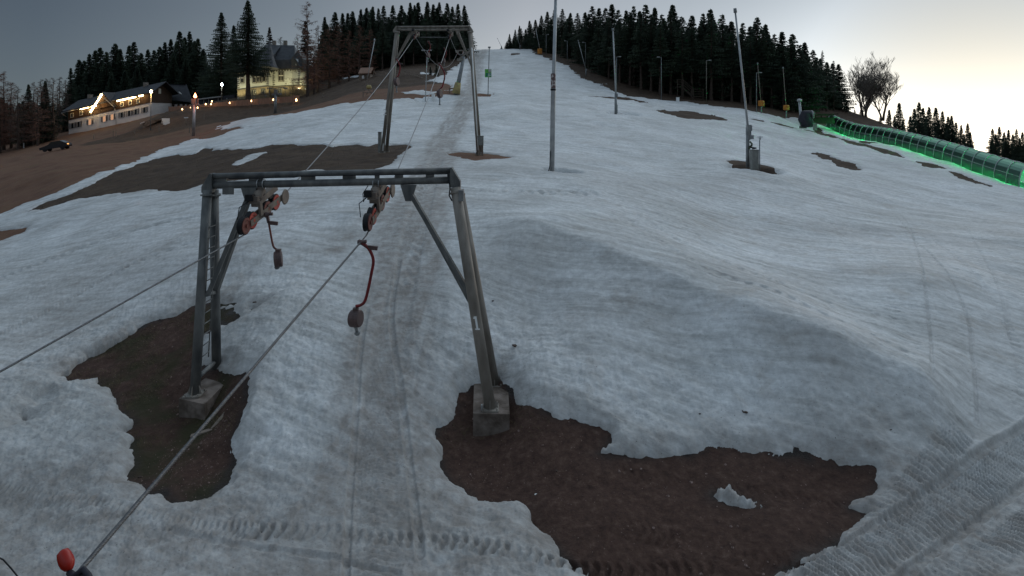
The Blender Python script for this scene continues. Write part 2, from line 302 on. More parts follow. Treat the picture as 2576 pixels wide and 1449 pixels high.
def tracks(x, y):
    o = np.zeros(x.shape)
    for pts, hw, pitch, td, rut in TRW:
        p = np.array(catmull(pts)); m = (x > p[:, 0].min()-hw*2) & (x < p[:, 0].max()+hw*2) & (y > p[:, 1].min()-hw*2) & (y < p[:, 1].max()+hw*2)
        if not m.any(): continue
        X = x[m]; Y = y[m]; best = np.full(X.shape, 1e9); arc = np.zeros(X.shape); sg = np.zeros(X.shape); acc = 0
        for (ax, ay), (bx, by) in zip(p[:-1], p[1:]):
            ex, ey = bx-ax, by-ay; l2 = ex*ex+ey*ey+1e-12; l = math.sqrt(l2); t = np.clip(((X-ax)*ex+(Y-ay)*ey)/l2, 0, 1)
            d = np.hypot(X-ax-t*ex, Y-ay-t*ey); c = d < best; best = np.where(c, d, best); arc = np.where(c, acc+t*l, arc)
            sg = np.where(c, ((X-ax)*ey-(Y-ay)*ex)/l, sg); acc += l
        k = 1-sstep(hw*.8, hw*1.15, best); r = -rut*k+rut*.4*np.exp(-((best-hw*1.4)/(hw*.3+.01))**2)
        if pitch:
            wv = np.sin((arc+.35*np.abs(sg))*2*math.pi/pitch+vnoise(X*2, Y*2, 9)*1.2)
            r = r+td*k*np.clip(wv*1.6, -1, .6)*(.65+.35*vnoise(X*1.7, Y*1.7, 5))
        o[m] += r*(1.35 if hw > .1 else 1.0)
    return o
def surf(s, d, detail=True):
    z = S0(s, d); x = s*d; y = d
    far = sstep(14, 60, d)
    for (c, r, dp, el) in HP:
        q = np.sqrt(((x-c.x)/el)**2+((y-c.y)/1.0)**2)/r; z = z-dp*(1-sstep(.55, 1.05, q))
    for (c, r, dp) in PITS: q = np.hypot(x-c.x, y-c.y)/r; z = z-dp*(1-sstep(.4, 1.2, q))
    z = z+(.05+.10*far)*fbm(x, y, .33, 3, 11)
    return z+ridges(x, y)
def hsn(d): return .16-.08*sstep(14, 40, d)
def gridu():
    return np.concatenate([np.arange(-760, -60, 18), np.arange(-60, 2640, 2.7), np.arange(2640, 3340, 18)])
ds = np.exp(np.concatenate([np.arange(math.log(2.6), math.log(6.8), .03), np.arange(math.log(6.8), math.log(15.5), .0029), np.arange(math.log(15.5), math.log(42), .0062), np.arange(math.log(42), math.log(270), .011), np.arange(math.log(270), math.log(3200), .09)]))
us = gridu(); SS, DG = np.meshgrid((us-UC)/F, ds)
Xg = SS*DG; Yg = DG
Sg = surf(SS, DG)
# beyond the crest the land falls away to a wide valley
fg = field(Xg, Yg)
wob = np.clip(DG*.0065, .04, .65)
fn = fg+wob*fbm(Xg, Yg, 1, 1, 3)*0
fn = fg+wob*(fbm(Xg, Yg, 2.2, 4, 21, .62)*(DG < 22)+fbm(Xg, Yg, .6, 4, 23, .6)*(DG >= 22))
H = hsn(DG)
ca_, sa_ = math.cos(.5), math.sin(.5)
groom = .010*vnoise((Xg*.39+Yg*.92)*5.5, (Xg*.92-Yg*.39)*.25, 95)*sstep(13, 19, DG)*sstep(0, 5, Xg)+.010*vnoise((Xg*.39+Yg*.92)*13, (Xg*.92-Yg*.39)*.6, 96)*sstep(13, 17, DG)*(DG < 60)*sstep(0, 5, Xg)+.008*vnoise((Xg*ca_-Yg*sa_)*5.0, (Xg*sa_+Yg*ca_)*.35, 91)*sstep(12, 18, DG)+.006*vnoise((Xg*ca_-Yg*sa_)*11.0, (Xg*sa_+Yg*ca_)*.8, 92)*(DG > 13)*(DG < 60)
lump = .009*fbm(Xg, Yg, 1.5, 3, 31)+.0075*fbm(Xg, Yg, 12, 4, 41, .75)*(DG < 30)+.05*fbm(Xg, Yg, .22, 2, 33)+groom*(Xg > -6)
isl = sdf(IS[0], Xg.ravel(), Yg.ravel()).reshape(Xg.shape); lump = lump-(isl < .05)*(.045-.02*fbm(Xg, Yg, 9, 4, 43, .75)-.07*np.clip(-isl/.2, 0, 1))
bank = np.exp(-((fg-.9)/1.0)**2)*(DG < 20)
lump = lump*(1+1.0*bank)+.02*bank*fbm(Xg, Yg, 4, 3, 35, .6)
Tg = tracks(Xg, Yg)*(1-bank*.2)
E = Sg-H
snowz = E+H*np.where(fn > 0, np.clip(fn/(.30+.12*vnoise(Xg*1.1, Yg*1.1, 15)), 0, 1)**.72, 0)+np.where(fn > 0, lump+Tg, 0)+np.where(fn < 0, np.maximum(fn*1.5, -.5), 0)
soil = sstep(26, 20, DG)
rough = .03*fbm(Xg, Yg, 1.3, 4, 51, .6)*soil
Eg = E+rough+np.where(fg < .05, tracks(Xg, Yg)*(.5+.3*fbm(Xg, Yg, 1.5, 3, 83)), 0)*soil-.02*(fg > .3)
def gridmesh(name, X, Y, Z, mt, keep=None, stride=1, attrs={}):
    X, Y, Z = X[::stride, ::stride], Y[::stride, ::stride], Z[::stride, ::stride]; h, wd = X.shape
    idx = np.arange(h*wd).reshape(h, wd); q = np.stack([idx[:-1, :-1], idx[:-1, 1:], idx[1:, 1:], idx[1:, :-1]], -1).reshape(-1, 4)
    if keep is not None:
        k = keep[::stride, ::stride].ravel(); q = q[k[q].any(1)]
    used = np.unique(q); rm = np.full(h*wd, -1); rm[used] = np.arange(used.size); q = rm[q]
    co = np.stack([X.ravel()[used], Y.ravel()[used], Z.ravel()[used]], -1).astype(np.float32)
    me = bpy.data.meshes.new(name); me.vertices.add(len(co)); me.vertices.foreach_set('co', co.ravel())
    me.loops.add(q.size); me.loops.foreach_set('vertex_index', q.ravel().astype(np.int32))
    me.polygons.add(len(q)); me.polygons.foreach_set('loop_start', np.arange(0, q.size, 4, dtype=np.int32)); me.polygons.foreach_set('loop_total', np.full(len(q), 4, np.int32))
    me.polygons.foreach_set('use_smooth', np.ones(len(q), bool)); me.update(calc_edges=True)
    for a, val in attrs.items():
        at_ = me.attributes.new(a, 'FLOAT', 'POINT'); at_.data.foreach_set('value', val[::stride, ::stride].ravel()[used].astype(np.float32))
    me.materials.append(mt); return link(bpy.data.objects.new(name, me))
def nodes_mat(name):
    m = bpy.data.materials.new(name); m.use_nodes = True; return m, m.node_tree, m.node_tree.nodes['Principled BSDF']
def noise(t, src, sc, det=5, rough=.55):
    n = t.nodes.new('ShaderNodeTexNoise'); n.inputs['Scale'].default_value = sc; n.inputs['Detail'].default_value = det; n.inputs['Roughness'].default_value = rough
    t.links.new(src, n.inputs['Vector']); return n.outputs['Fac']
def ramp(t, src, stops):
    r = t.nodes.new('ShaderNodeValToRGB'); e = r.color_ramp.elements
    while len(e) < len(stops): e.new(.5)
    for i, (p, c) in enumerate(stops): e[i].position = p; e[i].color = (*c, 1) if len(c) == 3 else c
    t.links.new(src, r.inputs[0]); return r.outputs[0]
def mix(t, fac, a, b, mode='MIX'):
    m = t.nodes.new('ShaderNodeMix'); m.data_type = 'RGBA'; m.blend_type = mode
    for s_, i in ((fac, 0), (a, 6), (b, 7)):
        if isinstance(s_, (int, float)): m.inputs[i].default_value = s_
        elif isinstance(s_, tuple): m.inputs[i].default_value = (*s_, 1)
        else: t.links.new(s_, m.inputs[i])
    return m.outputs[2]
def snow_material():
    m, t, b = nodes_mat('snow'); g = t.nodes.new('ShaderNodeNewGeometry').outputs['Position']
    base = ramp(t, noise(t, g, .35, 6), [(.3, (.68, .685, .68)), (.7, (.82, .825, .825))])
    fine = ramp(t, noise(t, g, 5, 6, .7), [(.3, (.70, .70, .70)), (.62, (1, 1, 1))])
    c = mix(t, 1.0, base, fine, 'MULTIPLY')
    dirt = ramp(t, noise(t, g, .9, 7, .65), [(.56, (0, 0, 0)), (.80, (.8, .8, .8))])
    c = mix(t, dirt, c, (.42, .37, .32))
    mr_ = t.nodes.new('ShaderNodeMapping'); mr_.inputs['Rotation'].default_value = (0, 0, R(23)); t.links.new(g, mr_.inputs[0]); ms = t.nodes.new('ShaderNodeMapping'); ms.inputs['Scale'].default_value = (.3, 3.4, 1); t.links.new(mr_.outputs[0], ms.inputs[0])
    c = mix(t, 1.0, c, ramp(t, noise(t, ms.outputs[0], 1.1, 6, .7), [(.32, (.66, .655, .64)), (.58, (1, 1, 1))]), 'MULTIPLY')
    c = mix(t, 1.0, c, ramp(t, noise(t, g, .12, 4, .6), [(.35, (.86, .86, .85)), (.6, (1, 1, 1))]), 'MULTIPLY')
    at_ = t.nodes.new('ShaderNodeAttribute'); at_.attribute_name = 'dirt'  # carries dirt plus painted rut shade and near fall-off
    mu = t.nodes.new('ShaderNodeMath'); mu.operation = 'MULTIPLY'; t.links.new(at_.outputs['Fac'], mu.inputs[0]); t.links.new(ramp(t, noise(t, g, 3.2, 6, .65), [(.3, (.35,)*3), (.65, (.85,)*3)]), mu.inputs[1])
    c = mix(t, mu.outputs[0], c, (.23, .20, .175))
    sp = ramp(t, noise(t, g, 34, 3, .6), [(.675, (0, 0, 0)), (.72, (1, 1, 1))])
    c = mix(t, sp, c, (.10, .085, .075))
    t.links.new(c, b.inputs['Base Color']); b.inputs['Roughness'].default_value = .75; b.inputs['Specular IOR Level'].default_value = .2
    mp = t.nodes.new('ShaderNodeMapping'); mp.inputs['Scale'].default_value = (.8, 4.5, 1); t.links.new(mr_.outputs[0], mp.inputs[0])
    n1 = noise(t, mp.outputs[0], 1.6, 7, .7); n2 = noise(t, g, 14, 5, .65)
    ad = t.nodes.new('ShaderNodeMath'); ad.operation = 'MULTIPLY_ADD'; ad.inputs[1].default_value = 3.0; t.links.new(n1, ad.inputs[0]); t.links.new(n2, ad.inputs[2])
    bp = t.nodes.new('ShaderNodeBump'); bp.inputs['Strength'].default_value = .30; bp.inputs['Distance'].default_value = .05
    t.links.new(ad.outputs[0], bp.inputs['Height']); t.links.new(bp.outputs[0], b.inputs['Normal']); return m
def ground_material():
    m, t, b = nodes_mat('bare ground'); g = t.nodes.new('ShaderNodeNewGeometry').outputs['Position']
    at_ = t.nodes.new('ShaderNodeAttribute'); at_.attribute_name = 'kind'
    mead = ramp(t, noise(t, g, .5, 8, .7), [(.3, (.105, .055, .036)), (.55, (.16, .085, .053)), (.75, (.115, .09, .045))])
    dark = ramp(t, noise(t, g, 1.1, 8, .7), [(.3, (.034, .023, .017)), (.5, (.062, .040, .027)), (.72, (.10, .068, .043))])
    soil_ = ramp(t, noise(t, g, 7, 8, .75), [(.32, (.042, .023, .018)), (.55, (.085, .048, .036)), (.74, (.15, .10, .078))])
    gr = ramp(t, noise(t, g, 45, 3, .8), [(.62, (0, 0, 0)), (.72, (1, 1, 1))])
    soil_ = mix(t, gr, soil_, (.12, .085, .07))
    moss = ramp(t, noise(t, g, .9, 5), [(.45, (0, 0, 0)), (.6, (1, 1, 1))]); sx_ = t.nodes.new('ShaderNodeSeparateXYZ'); t.links.new(g, sx_.inputs[0]); lt_ = t.nodes.new('ShaderNodeMath'); lt_.operation = 'LESS_THAN'; lt_.inputs[1].default_value = -2.0; t.links.new(sx_.outputs[0], lt_.inputs[0]); mm_ = t.nodes.new('ShaderNodeMath'); mm_.operation = 'MULTIPLY'; t.links.new(lt_.outputs[0], mm_.inputs[0]); t.links.new(moss, mm_.inputs[1]); soil_ = mix(t, mm_.outputs[0], soil_, (.045, .040, .020))
    c = ramp(t, at_.outputs['Fac'], [(.2, (0, 0, 0)), (.3, (1, 1, 1))]); c2 = ramp(t, at_.outputs['Fac'], [(.65, (0, 0, 0)), (.85, (1, 1, 1))])
    col = mix(t, c2, mix(t, c, mead, dark), soil_)
    rim_at = t.nodes.new('ShaderNodeAttribute'); rim_at.attribute_name = 'rim_dark'; col = mix(t, rim_at.outputs['Fac'], col, (.018, .012, .010))  # soil darker and smoother close to the snow edge
    rg = t.nodes.new('ShaderNodeMapRange'); rg.inputs[3].default_value = .95; rg.inputs[4].default_value = .35; t.links.new(rim_at.outputs['Fac'], rg.inputs[0]); t.links.new(rg.outputs[0], b.inputs['Roughness'])
    t.links.new(col, b.inputs['Base Color']); b.inputs['Specular IOR Level'].default_value = .2
    bp = t.nodes.new('ShaderNodeBump'); bp.inputs['Strength'].default_value = .9; bp.inputs['Distance'].default_value = .06
    t.links.new(noise(t, g, 9, 8, .75), bp.inputs['Height']); t.links.new(bp.outputs[0], b.inputs['Normal']); return m
kind = np.where(DG < 24, 1.0, 0.0)
st = sdf(BARE[2], Xg.ravel(), Yg.ravel()).reshape(Xg.shape)
kind = np.where((DG >= 24) & ((st < 1.2) | (Xg > 0)), .5, kind)
kind = np.where(kind < .4, .5*sstep(-82, -66, Xg+.12*(DG-100)+4*fbm(Xg, Yg, .08, 3, 61))*sstep(96, 110, DG), kind)
dirt = np.clip(sstep(11.5, 8.5, DG)*.9+sstep(.8, 0, fg)*.35*(DG < 60)+.25*sstep(35, 12, DG)*(Xg < -7), 0, 1)
broad = .30*sstep(70, 13, DG)*(.7+.3*fbm(Xg, Yg, .15, 3, 71))  # nearer snow toned down: lens light fall-off painted in along with dirt
p_ = np.array(catmull(TRW[0][0]+[(at(1130, 330).x, at(1130, 330).y), (at(1165, 270).x, at(1165, 270).y), (at(1190, 210).x, at(1190, 210).y), (at(1200, 150).x, at(1200, 150).y)])); lx = np.interp(DG, p_[:, 1], p_[:, 0])
lane = broad+np.exp(-((Xg-lx)/(.85+.006*DG))**4)*(.8+.5*fbm(Xg*3, Yg*.4, 1.5, 3, 73))*1.3+.22*fbm(Xg, Yg, .5, 4, 75, .6)
lane = lane+.5*np.exp(-((Xg+4.6)/.8)**2)*np.exp(-((DG-18.5)/3)**2)*(1+fbm(Xg, Yg, 2, 3, 79))
dirt = np.clip(dirt+lane+np.clip(-Tg*4, 0, .3), 0, 1)  # besides dirt, ruts get their shade painted in by track depth
# fold the far land down so that nothing rises beyond the crest
gr_o = tag(gridmesh('ground', Xg, Yg, Eg, ground_material(), None, 1, {'kind': kind, 'rim_dark': np.clip(np.exp(np.minimum(fg, 0)/.10)*(DG < 30)*(.6+.5*fbm(Xg, Yg, 3, 3, 81)), 0, 1)}), kind='structure')
sn_o = tag(gridmesh('snow', Xg, Yg, snowz, snow_material(), (fn > -.3) & (DG < 320), 1, {'dirt': dirt}), kind='structure')
del SS, Sg, snowz, Eg, E
# ------------------------------------------------------------------ materials
M = {}
M['steel'] = mat('painted steel', (.075, .078, .08), .6, .2, (.20, .20, .19), 5, .4, 30, lo=.3, hi=.72, detail=8, stretch=(1, 1, .4))
M['steel_brown'] = mat('weathered steel', (.13, .11, .09), .6, .2, (.30, .27, .235), 4, .5, 18, lo=.3, hi=.72, detail=8, stretch=(1, 1, .3))
M['galv'] = mat('galvanised steel', (.30, .31, .32), .45, .5, (.42, .43, .43), 3, .1, 30)
M['galv_dark'] = mat('dull galvanised steel', (.17, .18, .19), .5, .4, (.26, .27, .27), 3, .1, 30)
M['tan'] = mat('dusty bronze grey paint', (.13, .105, .09), .6, .1, (.20, .165, .135), 5, .2, 40)
M['rubber'] = mat('black rubber', (.012, .012, .014), .6)
M['red'] = mat('red paint', (.22, .02, .022), .45, 0, (.12, .018, .02), 6)
M['rim'] = mat('orange red rim', (.55, .07, .05), .5, 0, (.22, .05, .04), 9)
M['rim_dull'] = mat('dull red rim', (.20, .065, .05), .6, 0, (.12, .05, .045), 9)
M['drum'] = mat('brown spring drum', (.085, .06, .058), .5, .2, (.13, .085, .08), 6, .1, 30)
M['rope'] = mat('steel rope', (.09, .09, .095), .4, .6, (.16, .16, .16), 30)
M['concrete'] = mat('concrete', (.085, .064, .05), .9, 0, (.21, .17, .145), 3.5, .9, 14, lo=.38, hi=.66, detail=8)
M['white'] = mat('white paint', (.75, .75, .73), .6)
M['orange'] = mat('orange padding', (.50, .20, .03), .7, 0, (.36, .14, .03), 3)
M['yellow'] = mat('yellow padding', (.42, .33, .14), .8, 0, (.30, .24, .12), 2)
M['wood'] = mat('weathered timber', (.16, .125, .10), .85, 0, (.26, .21, .17), 3, .4, 20)
M['wood_dark'] = mat('dark timber', (.035, .024, .018), .8, 0, (.055, .038, .028), 3, .3, 12)
M['grey_box'] = mat('grey cabinet', (.17, .17, .16), .6, 0, (.24, .24, .22), 4)
M['green'] = mat('green sign', (.10, .36, .07), .5, 0, (.14, .44, .09), 3)
M['green_dark'] = mat('dark green sign', (.02, .20, .10), .5)
M['lime'] = mat('light green band', (.32, .48, .10), .5)
M['photo_grey'] = mat('grey picture', (.12, .12, .12), .5, 0, (.5, .5, .48), 1.2)
M['cover'] = mat('dark tarpaulin', (.022, .022, .030), .65, 0, (.04, .04, .05), 2, .5, 3)
M['bark'] = mat('brown bark', (.045, .030, .024), .95, 0, (.085, .062, .05), 4, .5, 9)
M['pale_brown'] = mat('pale grey brown', (.16, .13, .11), .9, 0, (.27, .24, .21), 3)
M['needle'] = mat('spruce needles', (.03, .045, .032), .8, 0, (.055, .075, .045), .45, 0)
M['needle_warm'] = mat('brownish spruce needles', (.028, .022, .015), .8, 0, (.05, .035, .022), .45, 0)
M['twig_red'] = mat('brown larch twigs', (.13, .065, .045), .9, 0, (.21, .11, .08), .4, 0)
M['twig_grey'] = mat('grey brown twigs', (.09, .065, .055), .9, 0, (.15, .11, .09), .4, 0)
# ------------------------------------------------------------------ ropes
def onseg(a, b, u):      # the point of a straight run that stands in a given column
    for i in range(2001):
        p = a.lerp(b, i/2000)
        if p.y > .3 and abs(UC+p.x/p.y*F-u) < 1.2: return p
    return a.lerp(b, .5)
RL0 = P(0, 935, 7.6); RL1 = P(614, 591, 11.65); RL2 = P(716, 488, 13.3); RL3 = P(1044, 91, 39)
RR0 = P(190, 1449, 4.1); RR1 = P(922, 592, 11.65); RR2 = P(982, 470, 13.3); RR3 = P(1132, 92, 39)
def sagpts(a, b, sag, n=14): return [a.lerp(b, i/n)-Vector((0, 0, sag*4*(i/n)*(1-i/n))) for i in range(n+1)]
RL4 = P(1150, 134, 86); RR4 = P(1166, 130, 86)
far_top = P(1188, 122, 186)
def rope(a0, a1, a2, a3, a4, a5, name, label, sag):
    b = MB(); back = a0+(a0-a1)*.8
    b.path([back, a0, a1, a2]+sagpts(a2, a3, .25)[1:]+sagpts(a3, a4, sag)[1:]+sagpts(a4, a5, .8)[1:], .0145, 7)
    o = b.build(name, M['rope']); return tag(o, label, 'cable', 'haul rope strands of the drag lift')
rope(RL0, RL1, RL2, RL3, RL4, P(1186, 123, 186), 'haul_rope', 'steel haul rope leaving at the left frame edge and running over the left roller set', 2.0)
rr = rope(RR0, RR1, RR2, RR3, RR4, P(1191, 123, 186), 'haul_rope', 'thick twisted steel haul rope rising from the bottom left corner to the right roller set', .8)
# the strands of the twisted rope, near the camera
sb = MB()
d0 = (RR1-RR0); Lr = d0.length; dn = d0.normalized(); xx = dn.cross(Vector((0, 0, 1))).normalized(); yy = dn.cross(xx)
for k in range(6):
    pts = []
    for i in range(int(Lr*60)):
        q = i/60; a = q*2*math.pi/.16+k*math.pi/3; pts.append(RR0+dn*(q-.4)+(xx*math.cos(a)+yy*math.sin(a))*.0128)
    sb.path(pts, .0058, 4, False)
st_ = sb.build('rope_strands', M['rope'], rr); st_.name = 'twisted_strands'

# ------------------------------------------------------------------ drag lift pylons
def roller_set(parent, a, b, top, ts, r, nm='roller_set', detail=True):
    ax = (b-a).normalized(); side = ax.cross(Vector((0, 0, 1))).normalized(); up = side.cross(ax)
    m = MB()
    lo = a.lerp(b, .08); hi = a.lerp(b, .62)
    m.beam(lo+side*.075-up*.01, hi+side*.075-up*.01, .015, .13); m.beam(a.lerp(b, .55)+side*.075+up*.02, b+side*.075+up*.02, .015, .13)
    m.beam(lo-side*.075, hi-side*.075, .015, .10); m.beam(a.lerp(b, .55)-side*.075, b-side*.075, .015, .10)
    mid = a.lerp(b, .55)+up*.10
    m.beam(a.lerp(b, .33)+side*.095, a.lerp(b, .33)+side*.095+up*.3, .05, .09, ax)
    m.beam(a.lerp(b, .30)+up*.26, a.lerp(b, .86)+up*.30, .14, .13)
    m.lathe(b+side*.09, side, [(.15, 0), (.17, .01), (.15, .03)], 16)
    f = m.build(nm, M['tan'], parent)
    k = MB(); pc = a.lerp(b, .40)+up*.28
    k.path([top, top-Vector((0, 0, .12)), top.lerp(pc, .55)-Vector((0, .05, 0)), pc+Vector((0, 0, .05)), pc], [.085, .10, .10, .09, .085], 8)
    k.box(pc+Vector((-.03, -.06, .02)), (.17, .2, .14)); k.build('hanger_post', M['tan'], f)
    g = MB(); g.box(pc+Vector((-.10, -.14, .07)), (.15, .12, .13)); g.build('switch_box', M['rubber'], f); g = MB(); g.box(a.lerp(b, .7)+up*.22-side*.03, (.14, .16, .15)); g.build('switch_box', M['rubber'], f)
    if detail:
        h = MB(); h.path([top+Vector((-.16, -.05, -.02)), top+Vector((-.26, -.08, -.18)), top+Vector((-.24, -.1, -.34)), pc+Vector((-.13, -.1, .1))], .009, 6)
        h.path([pc+Vector((-.12, -.15, 0)), pc+Vector((-.24, -.3, -.1)), a+Vector((-.12, 0, .12))], .009, 6); h.build('switch_cable', M['rubber'], f)
    for i, t in enumerate(ts):
        c = a.lerp(b, t)+up*(r*.0)
        wv = MB(); wv.lathe(c-side*.05, side, [(r*.97, 0), (r, .012), (r*.93, .035), (r*.93, .065), (r, .088), (r*.97, .10)], 26); wv.build('roller_tyre', M['rubber'], f)
        rm = MB(); rm.lathe(c+side*.043, side, [(r*.86, 0), (r*.88, .02), (r*.60, .02), (r*.55, .012)], 26)
        rm.lathe(c+side*.055, side, [(r*.2, 0), (r*.2, .03)], 10); rm.build('roller_rim', M['rim'] if i in (1, 3) else M['rim_dull'], f)
    return f
def sub(a, b, t): return a.lerp(b, t)
T1 = thing('lift_pylon', P(860, 1000, 12.2), 'near grey steel portal pylon of the drag lift, white number 1 on its leg', 'lift pylon')
D1 = 12.5
def portal(root, D, tl, tr, bl, br, legsL, legsR, kneeL, kneeR, rt, rb, rl, slots, stl, stg):
    TLp, TRp, BLp, BRp = P(*tl, D), P(*tr, D), P(*bl, D), P(*br, D)
    b = MB(); b.tube(TLp, TRp, rt, n=18); b.tube(BLp, BRp, rb, n=18)
    for t0, t1 in slots:      # plates joining the two tubes, leaving slots
        p0, p1 = TLp.lerp(TRp, t0), TLp.lerp(TRp, t1); q0, q1 = BLp.lerp(BRp, t0), BLp.lerp(BRp, t1)
        b.slab([p0+Vector((0, -.012, 0)), p1+Vector((0, -.012, 0)), q1+Vector((0, -.012, 0)), q0+Vector((0, -.012, 0))], (0, .024, 0))
    b.build('crossbeam', stl, root)
    for (A_, B_, sg) in ((TLp, BLp, -1), (TRp, BRp, 1)):   # corner gussets
        c = MB()
        e = rb*1.3
        c.slab([A_+Vector((0, -e, rt)), A_+Vector((sg*.03, -e, rt)), B_+Vector((sg*.20, -e, -.02)), B_+Vector((sg*.20, -e, -rb*1.9)), B_+Vector((-sg*.02, -e, -rb*1.9))], (0, 2*e, 0)); c.build('corner_gusset', stl, root)
    for top, foot in legsL+legsR:
        l = MB(); l.tube(top, foot+Vector((0, 0, -.02)), rl if foot.x < -2 else rl*1.15, n=18)
        l.lathe(top-Vector((0, 0, .09)), (foot-top), [(rl*1.45, 0), (rl*1.45, .03)], 18)
        lo = l.build('leg', stl if foot.x < -3 else stg, root)
        f = MB(); f.box(foot+Vector((0, 0, .012)), (rl*3.4, rl*3.4, .03))
        for i in (-1, 1):
            for j in (-1, 1): f.tube(foot+Vector((i*rl*1.35, j*rl*1.35, 0)), foot+Vector((i*rl*1.35, j*rl*1.35, .07)), .014, n=6)
        for k in range(4):
            a = k*math.pi/2; dv = Vector((math.cos(a), math.sin(a), 0)); f.slab([foot+dv*rl*.9+Vector((0, 0, .02)), foot+dv*rl*1.6+Vector((0, 0, .02)), foot+dv*rl*.9+Vector((0, 0, .2))], dv.cross(Vector((0, 0, 1)))*.012)
        f.build('base_plate', M['steel_brown'], lo)
    for kn in (kneeL, kneeR):
        for a, bb in kn:
            k = MB(); k.beam(a, bb, .09*rl/.1, .09*rl/.1); k.build('knee_brace', stl, root)
    for kn in (kneeL, kneeR):
        g = MB(); a = kn[0][0]; g.slab([a+Vector((-.16, -.05, .1)), a+Vector((.16, -.05, .1)), a+Vector((.06, -.05, -.22)), a+Vector((-.06, -.05, -.22))], (0, .1, 0)); g.build('brace_gusset', stl, root)
LB = [(P(522, 478, 12.45), P(490, 993, 12.0)), (P(538, 478, 12.6), P(545, 942, 13.0))]
RB = [(P(1146, 472, 12.45), P(1234, 1028, 11.6)), (P(1154, 478, 12.65), P(1245, 968, 12.65))]
KL = [(P(628, 484, 12.45), P(523, 742, 12.25)), (P(632, 484, 12.6), P(541, 742, 12.8))]
KR = [(P(1028, 478, 12.45), P(1183, 742, 12.1)), (P(1030, 478, 12.6), P(1190, 772, 12.6))]
SL = [(0, .055), (.15, .21), (.37, .43), (.545, .60), (.765, .80) , (.895, .93), (.985, 1.0), (.68, .70)]
portal(T1, D1, (536, 443), (1134, 428), (537, 466), (1134, 453), LB, RB, KL, KR, .058, .075, .093, SL, M['steel'], M['steel_brown'])
ra, rb_ = P(613, 568, 11.7), P(706, 495, 13.2)
roller_set(T1, ra, rb_, P(656, 470, 12.5), (0, .17, .55, .80), .178)
roller_set(T1, P(923, 562, 11.7), P(976, 478, 13.2), P(947, 464, 12.5), (0.03, .2, .6, .86), .178)
for u in (650, 664, 940, 954):
    ub = MB(); c = P(u, 462, 12.5); ub.path([c+Vector((0, math.cos(a)*.092, math.sin(a)*.092)) for a in [i*math.pi/8 for i in range(-4, 13)]], .011, 6); ub.build('u_bolt', M['galv'], T1)
cb = MB(); q0, q1 = P(575, 449, 12.4), P(1128, 437, 12.4); cb.path([q0, q0.lerp(q1, .3), q0.lerp(q1, .33)+Vector((0, 0, .02)), q1], .014, 6)
cb.path([q1, P(1132, 475, 12.38), P(1130, 492, 12.35), P(1137, 505, 12.3)], .014, 6); cb.build('control_cable', M['rubber'], T1)
tb = MB(); tb.box(P(574, 480, 12.45), (.23, .02, .15)); tb.build('small_plate', M['steel'], T1)
jb = MB(); jb.box(P(1160, 492, 12.3)+Vector((0, 0, 0)), (.10, .08, .22)); jb.build('junction_box', M['galv_dark'], T1)
# strut between the two left legs, ladder, feet tie
tb = MB(); tb.tube(P(512, 742, 12.2), P(541, 735, 12.8), .05, n=10); tb.build('leg_tie', M['steel'], T1); tb = MB(); tb.tube(P(503, 945, 12.04), P(541, 910, 12.95), .045, n=10); tb.build('leg_tie', M['steel'], T1)
ld = MB(); la, lb = P(523, 560, 12.25), P(503, 915, 12.15); ldx = Vector((.0, .34, 0))
ld.tube(la, lb, .011, n=6); ld.tube(la+ldx, lb+ldx, .011, n=6)
for i in range(13): p = la.lerp(lb, (i+.5)/13); ld.tube(p, p+ldx, .011, n=6)
ld.build('ladder', M['steel'], T1)
# number 1 painted on the right leg
lp, lq = RB[0]; c1 = onseg(lp, lq, 1200); axl = (lq-lp).normalized(); frx = Vector((1, 0, 0)); nm_ = MB(); rr1 = .093*1.15+.003
def onleg(x, y): # x metres across, y up along the leg, wrapped round the tube
    a = x/rr1; return c1-axl*y+Vector((math.sin(a)*rr1, -math.cos(a)*rr1, 0))
def patch(x0, x1, y0, y1, n=4):
    for i in range(n):
        a, b = x0+(x1-x0)*i/n, x0+(x1-x0)*(i+1)/n; nm_.poly([onleg(a, y0), onleg(b, y0), onleg(b, y1), onleg(a, y1)])
patch(-.018, .022, -.12, .11); patch(-.045, .05, -.145, -.12); patch(-.05, -.018, .06, .085); patch(-.035, -.018, .085, .105)
nm_.build('painted_number', M['white'], T1)
# foundations
def prism_found(pts, z0, name, label):
    b = MB(); b.slab([Vector((x, y, z0)) for x, y in pts], (0, 0, -1.5)); o = b.build(name, M['concrete']); return tag(o, label, 'foundation')
fz = LB[0][1].z
def pg(u, v, z): d = (HC-z)/(v-VH)*F; return ((u-UC)/F*d, d)
prism_found([pg(450, 1003, fz), pg(515, 1017, fz), pg(592, 938, fz), pg(545, 928, fz)], fz, 'foundation_block', 'long concrete block under the two left legs of the near pylon')
fz2 = RB[0][1].z
prism_found([pg(1190, 1040, fz2), pg(1282, 1042, fz2), pg(1277, 950, fz2), pg(1193, 950, fz2)], fz2, 'foundation_block', 'concrete block under the right leg of the near pylon with ladder rail bolted on')
rl_ = MB(); rl_.beam(P(1212, 1018, 11.55), P(1212, 1018, 11.55)+Vector((0, 0, -.9)), .03, .05)
tag(rl_.build('cable_rail', M['galv'], None), 'perforated metal rail fixed upright to the right concrete block', 'rail')
# rotten planks lying beside the left block
pk = MB(); pk.beam(at(585, 1024, -.2)+Vector((0, 0, .03)), at(535, 1085, -.2)+Vector((0, 0, .03)), .09, .05); pk.beam(at(535, 1085, -.2)+Vector((0, 0, .03)), at(480, 1103, -.2)+Vector((0, 0, .03)), .10, .05)
tag(pk.build('broken_plank', M['wood']), 'broken weathered plank lying on the dirt beside the left concrete block', 'plank')
